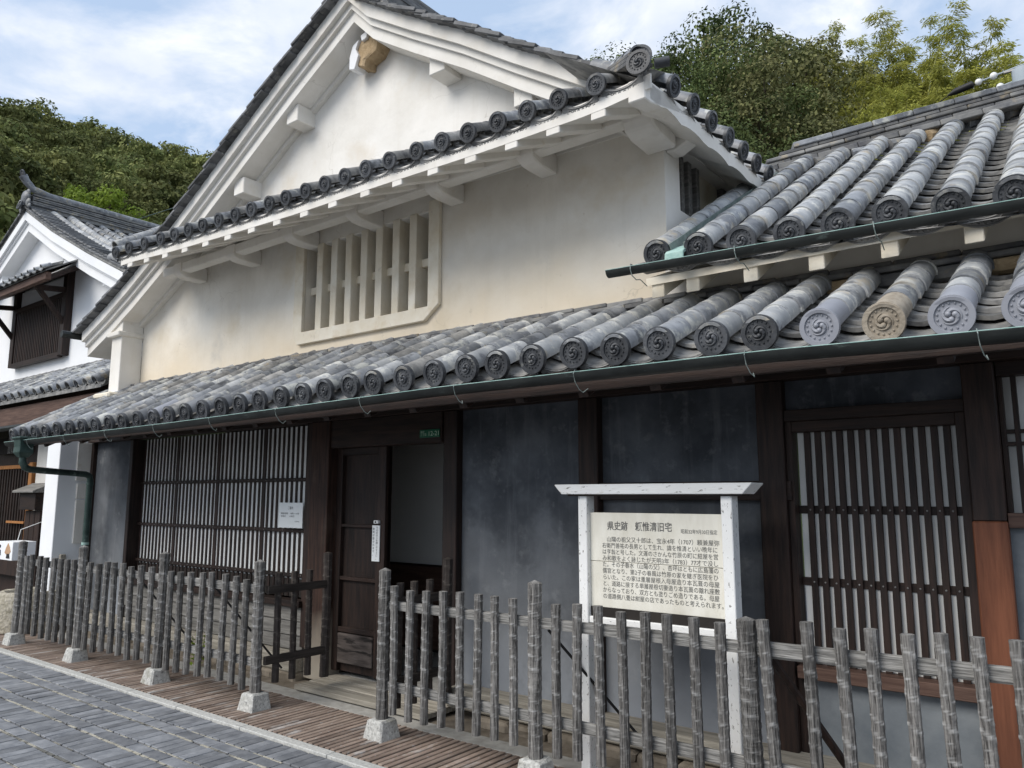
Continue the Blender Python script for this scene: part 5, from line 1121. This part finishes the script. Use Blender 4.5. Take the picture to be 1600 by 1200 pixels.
while az < 12.5:
    for r, dr in ((40, 1.0), (34, 4.0)): tree('grove', az + rt.uniform(-.5, .5), r, 1.55 + r * math.tan(R(lerp(SKY_EL, az) - dr + rt.uniform(-.5, .4))) - 4.9 * .85, .85, 'dense yellow green bamboo clump on the slope at upper right', 'dense bamboo clumps')
    az += 3.2
for az in range(43, 58, 4):
    for r, el in ((34, 24), (27, 19)): tree('mid', az, r, 1.55 + r * math.tan(R(el)) - 4.9, 1.0, LB['mid'], GR)
# bamboo
def bamboo_mesh(seed, H=7.0):
    rnd = random.Random(seed); cu = MB(); lean = rnd.uniform(.10, .2); pts = [(lean * (t ** 2.4) * H * 1.1, 0, H * t * (1 - .07 * t * t)) for t in [i / 12 for i in range(13)]]
    cu.tube(pts, [.045 * (1 - .9 * i / 12) + .004 for i in range(13)], 6); vs_ = []; fs = []
    for i in range(66):
        t = rnd.uniform(.22, 1.0) if i > 3 else 1.0; b = Vector((lean * (t ** 2.4) * H * 1.1, 0, H * t * (1 - .07 * t * t))); a = rnd.random() * 6.283; ln = rnd.uniform(.35, .95) * (1.25 - .75 * t)
        dv = Vector((math.cos(a), math.sin(a), .55)); 
        for j in range(34):
            q = rnd.uniform(.15, 1); p_ = b + dv * ln * q + Vector((rnd.uniform(-.16, .16), rnd.uniform(-.16, .16), rnd.uniform(-.10, .08) - q * q * ln * .55))
            ld = Vector((dv.x + rnd.uniform(-.5, .5), dv.y + rnd.uniform(-.5, .5), -rnd.uniform(.3, 1.1))).normalized(); sd = ld.cross(Vector((rnd.uniform(-1, 1), rnd.uniform(-1, 1), .3))).normalized() * .020; l = rnd.uniform(.12, .23); k = len(vs_)
            vs_ += [p_, p_ + ld * l * .4 + sd, p_ + ld * l, p_ + ld * l * .4 - sd]; fs.append((k, k + 1, k + 2, k + 3))
    me = bpy.data.meshes.new('bamboo_leaves'); me.from_pydata(vs_, [], fs); me.materials.append(M['bamboo']); return me, cu.mesh('bamboo_culm', 'culm', smooth=True)
BB = [bamboo_mesh(i) for i in range(4)]
rb_ = random.Random(5)
spots_ = [(az, r, 1.55 + r * math.tan(R(el))) for az, r, el in [(a_, b_, c_ - .9) for a_, b_, c_ in ((15.6, 35, 31.2), (14.9, 36, 30.9), (14.2, 35, 30.4), (16.3, 35, 30.4), (9.4, 33, 30.4), (8.8, 34, 30.9), (8.2, 33, 30.3), (7.7, 34, 29.6), (5.6, 34, 28.6), (5.0, 33, 28.9), (4.5, 34, 28.2), (1.6, 32, 27.4), (12.2, 36, 29.2), (6.8, 35, 28.6))]]
for i in range(215):
    az = rb_.uniform(-6, 13.5); r = rb_.uniform(26, 37); spots_.append((az, r, 1.55 + r * math.tan(R(lerp(SKY_EL, az) + .3 - (37 - r) * .42 + rb_.uniform(-1.2, .3)))))
for i in range(12): az = rb_.uniform(13, 17); spots_.append((az, 35, 1.55 + 35 * math.tan(R(lerp(SKY_EL, az) - rb_.uniform(.2, 2)))))
for i, (az, r, ztop) in enumerate(spots_):
    a = R(az); x_, y_ = -math.sin(a) * r, math.cos(a) * r; H = 6.5; t = thing('bamboo', 'yellow green bamboo plume with drooping leaves on the slope at upper right', 'bamboo', (x_, y_, ztop - H * .95), 'bamboo on the slope')
    mt = Matrix.Translation((x_, y_, ztop - H * .95)) @ Matrix.Rotation(rb_.random() * 6.28, 4, 'Z'); v = BB[i % 4]; inst(v[0], 'leaves', t, mt); inst(v[1], 'culm', t, mt)
# far wood on the left hill: countless crowns read as one mass
FAR = [crown_mesh('far_crown', 'leaf_far', 200 + i, rad=(2.7, 2.7, 2.0), clumps=22, per=130, leaf=.32, clump_r=.95)[0] for i in range(3)]
rf = random.Random(11); nfar = 0
for j in range(17):
    r = 36 + j * 5.2
    az = 54 + rf.random() * 2
    while az < 82:
        if nfar < 296:
            rr = r + rf.uniform(-2, 2); a = R(az); h = hill_h(az, rr)
            if h > 1.5:
                s = rf.uniform(.75, 1.25) * (.85 + r / 300)
                o = inst(FAR[rf.randrange(3)], 'woodland_tree', None, Matrix.Translation((-math.sin(a) * rr, math.cos(a) * rr, h + 1.0 * s)) @ Matrix.Rotation(rf.random() * 6.28, 4, 'Z') @ Matrix.Scale(s, 4))
                tag(o, 'rounded olive green tree crown in the dense wood on the left hill', 'tree', 'wood on the left hill'); nfar += 1
        az += math.degrees(3.5 / r) * rf.uniform(.85, 1.15)
print('FAR', nfar)
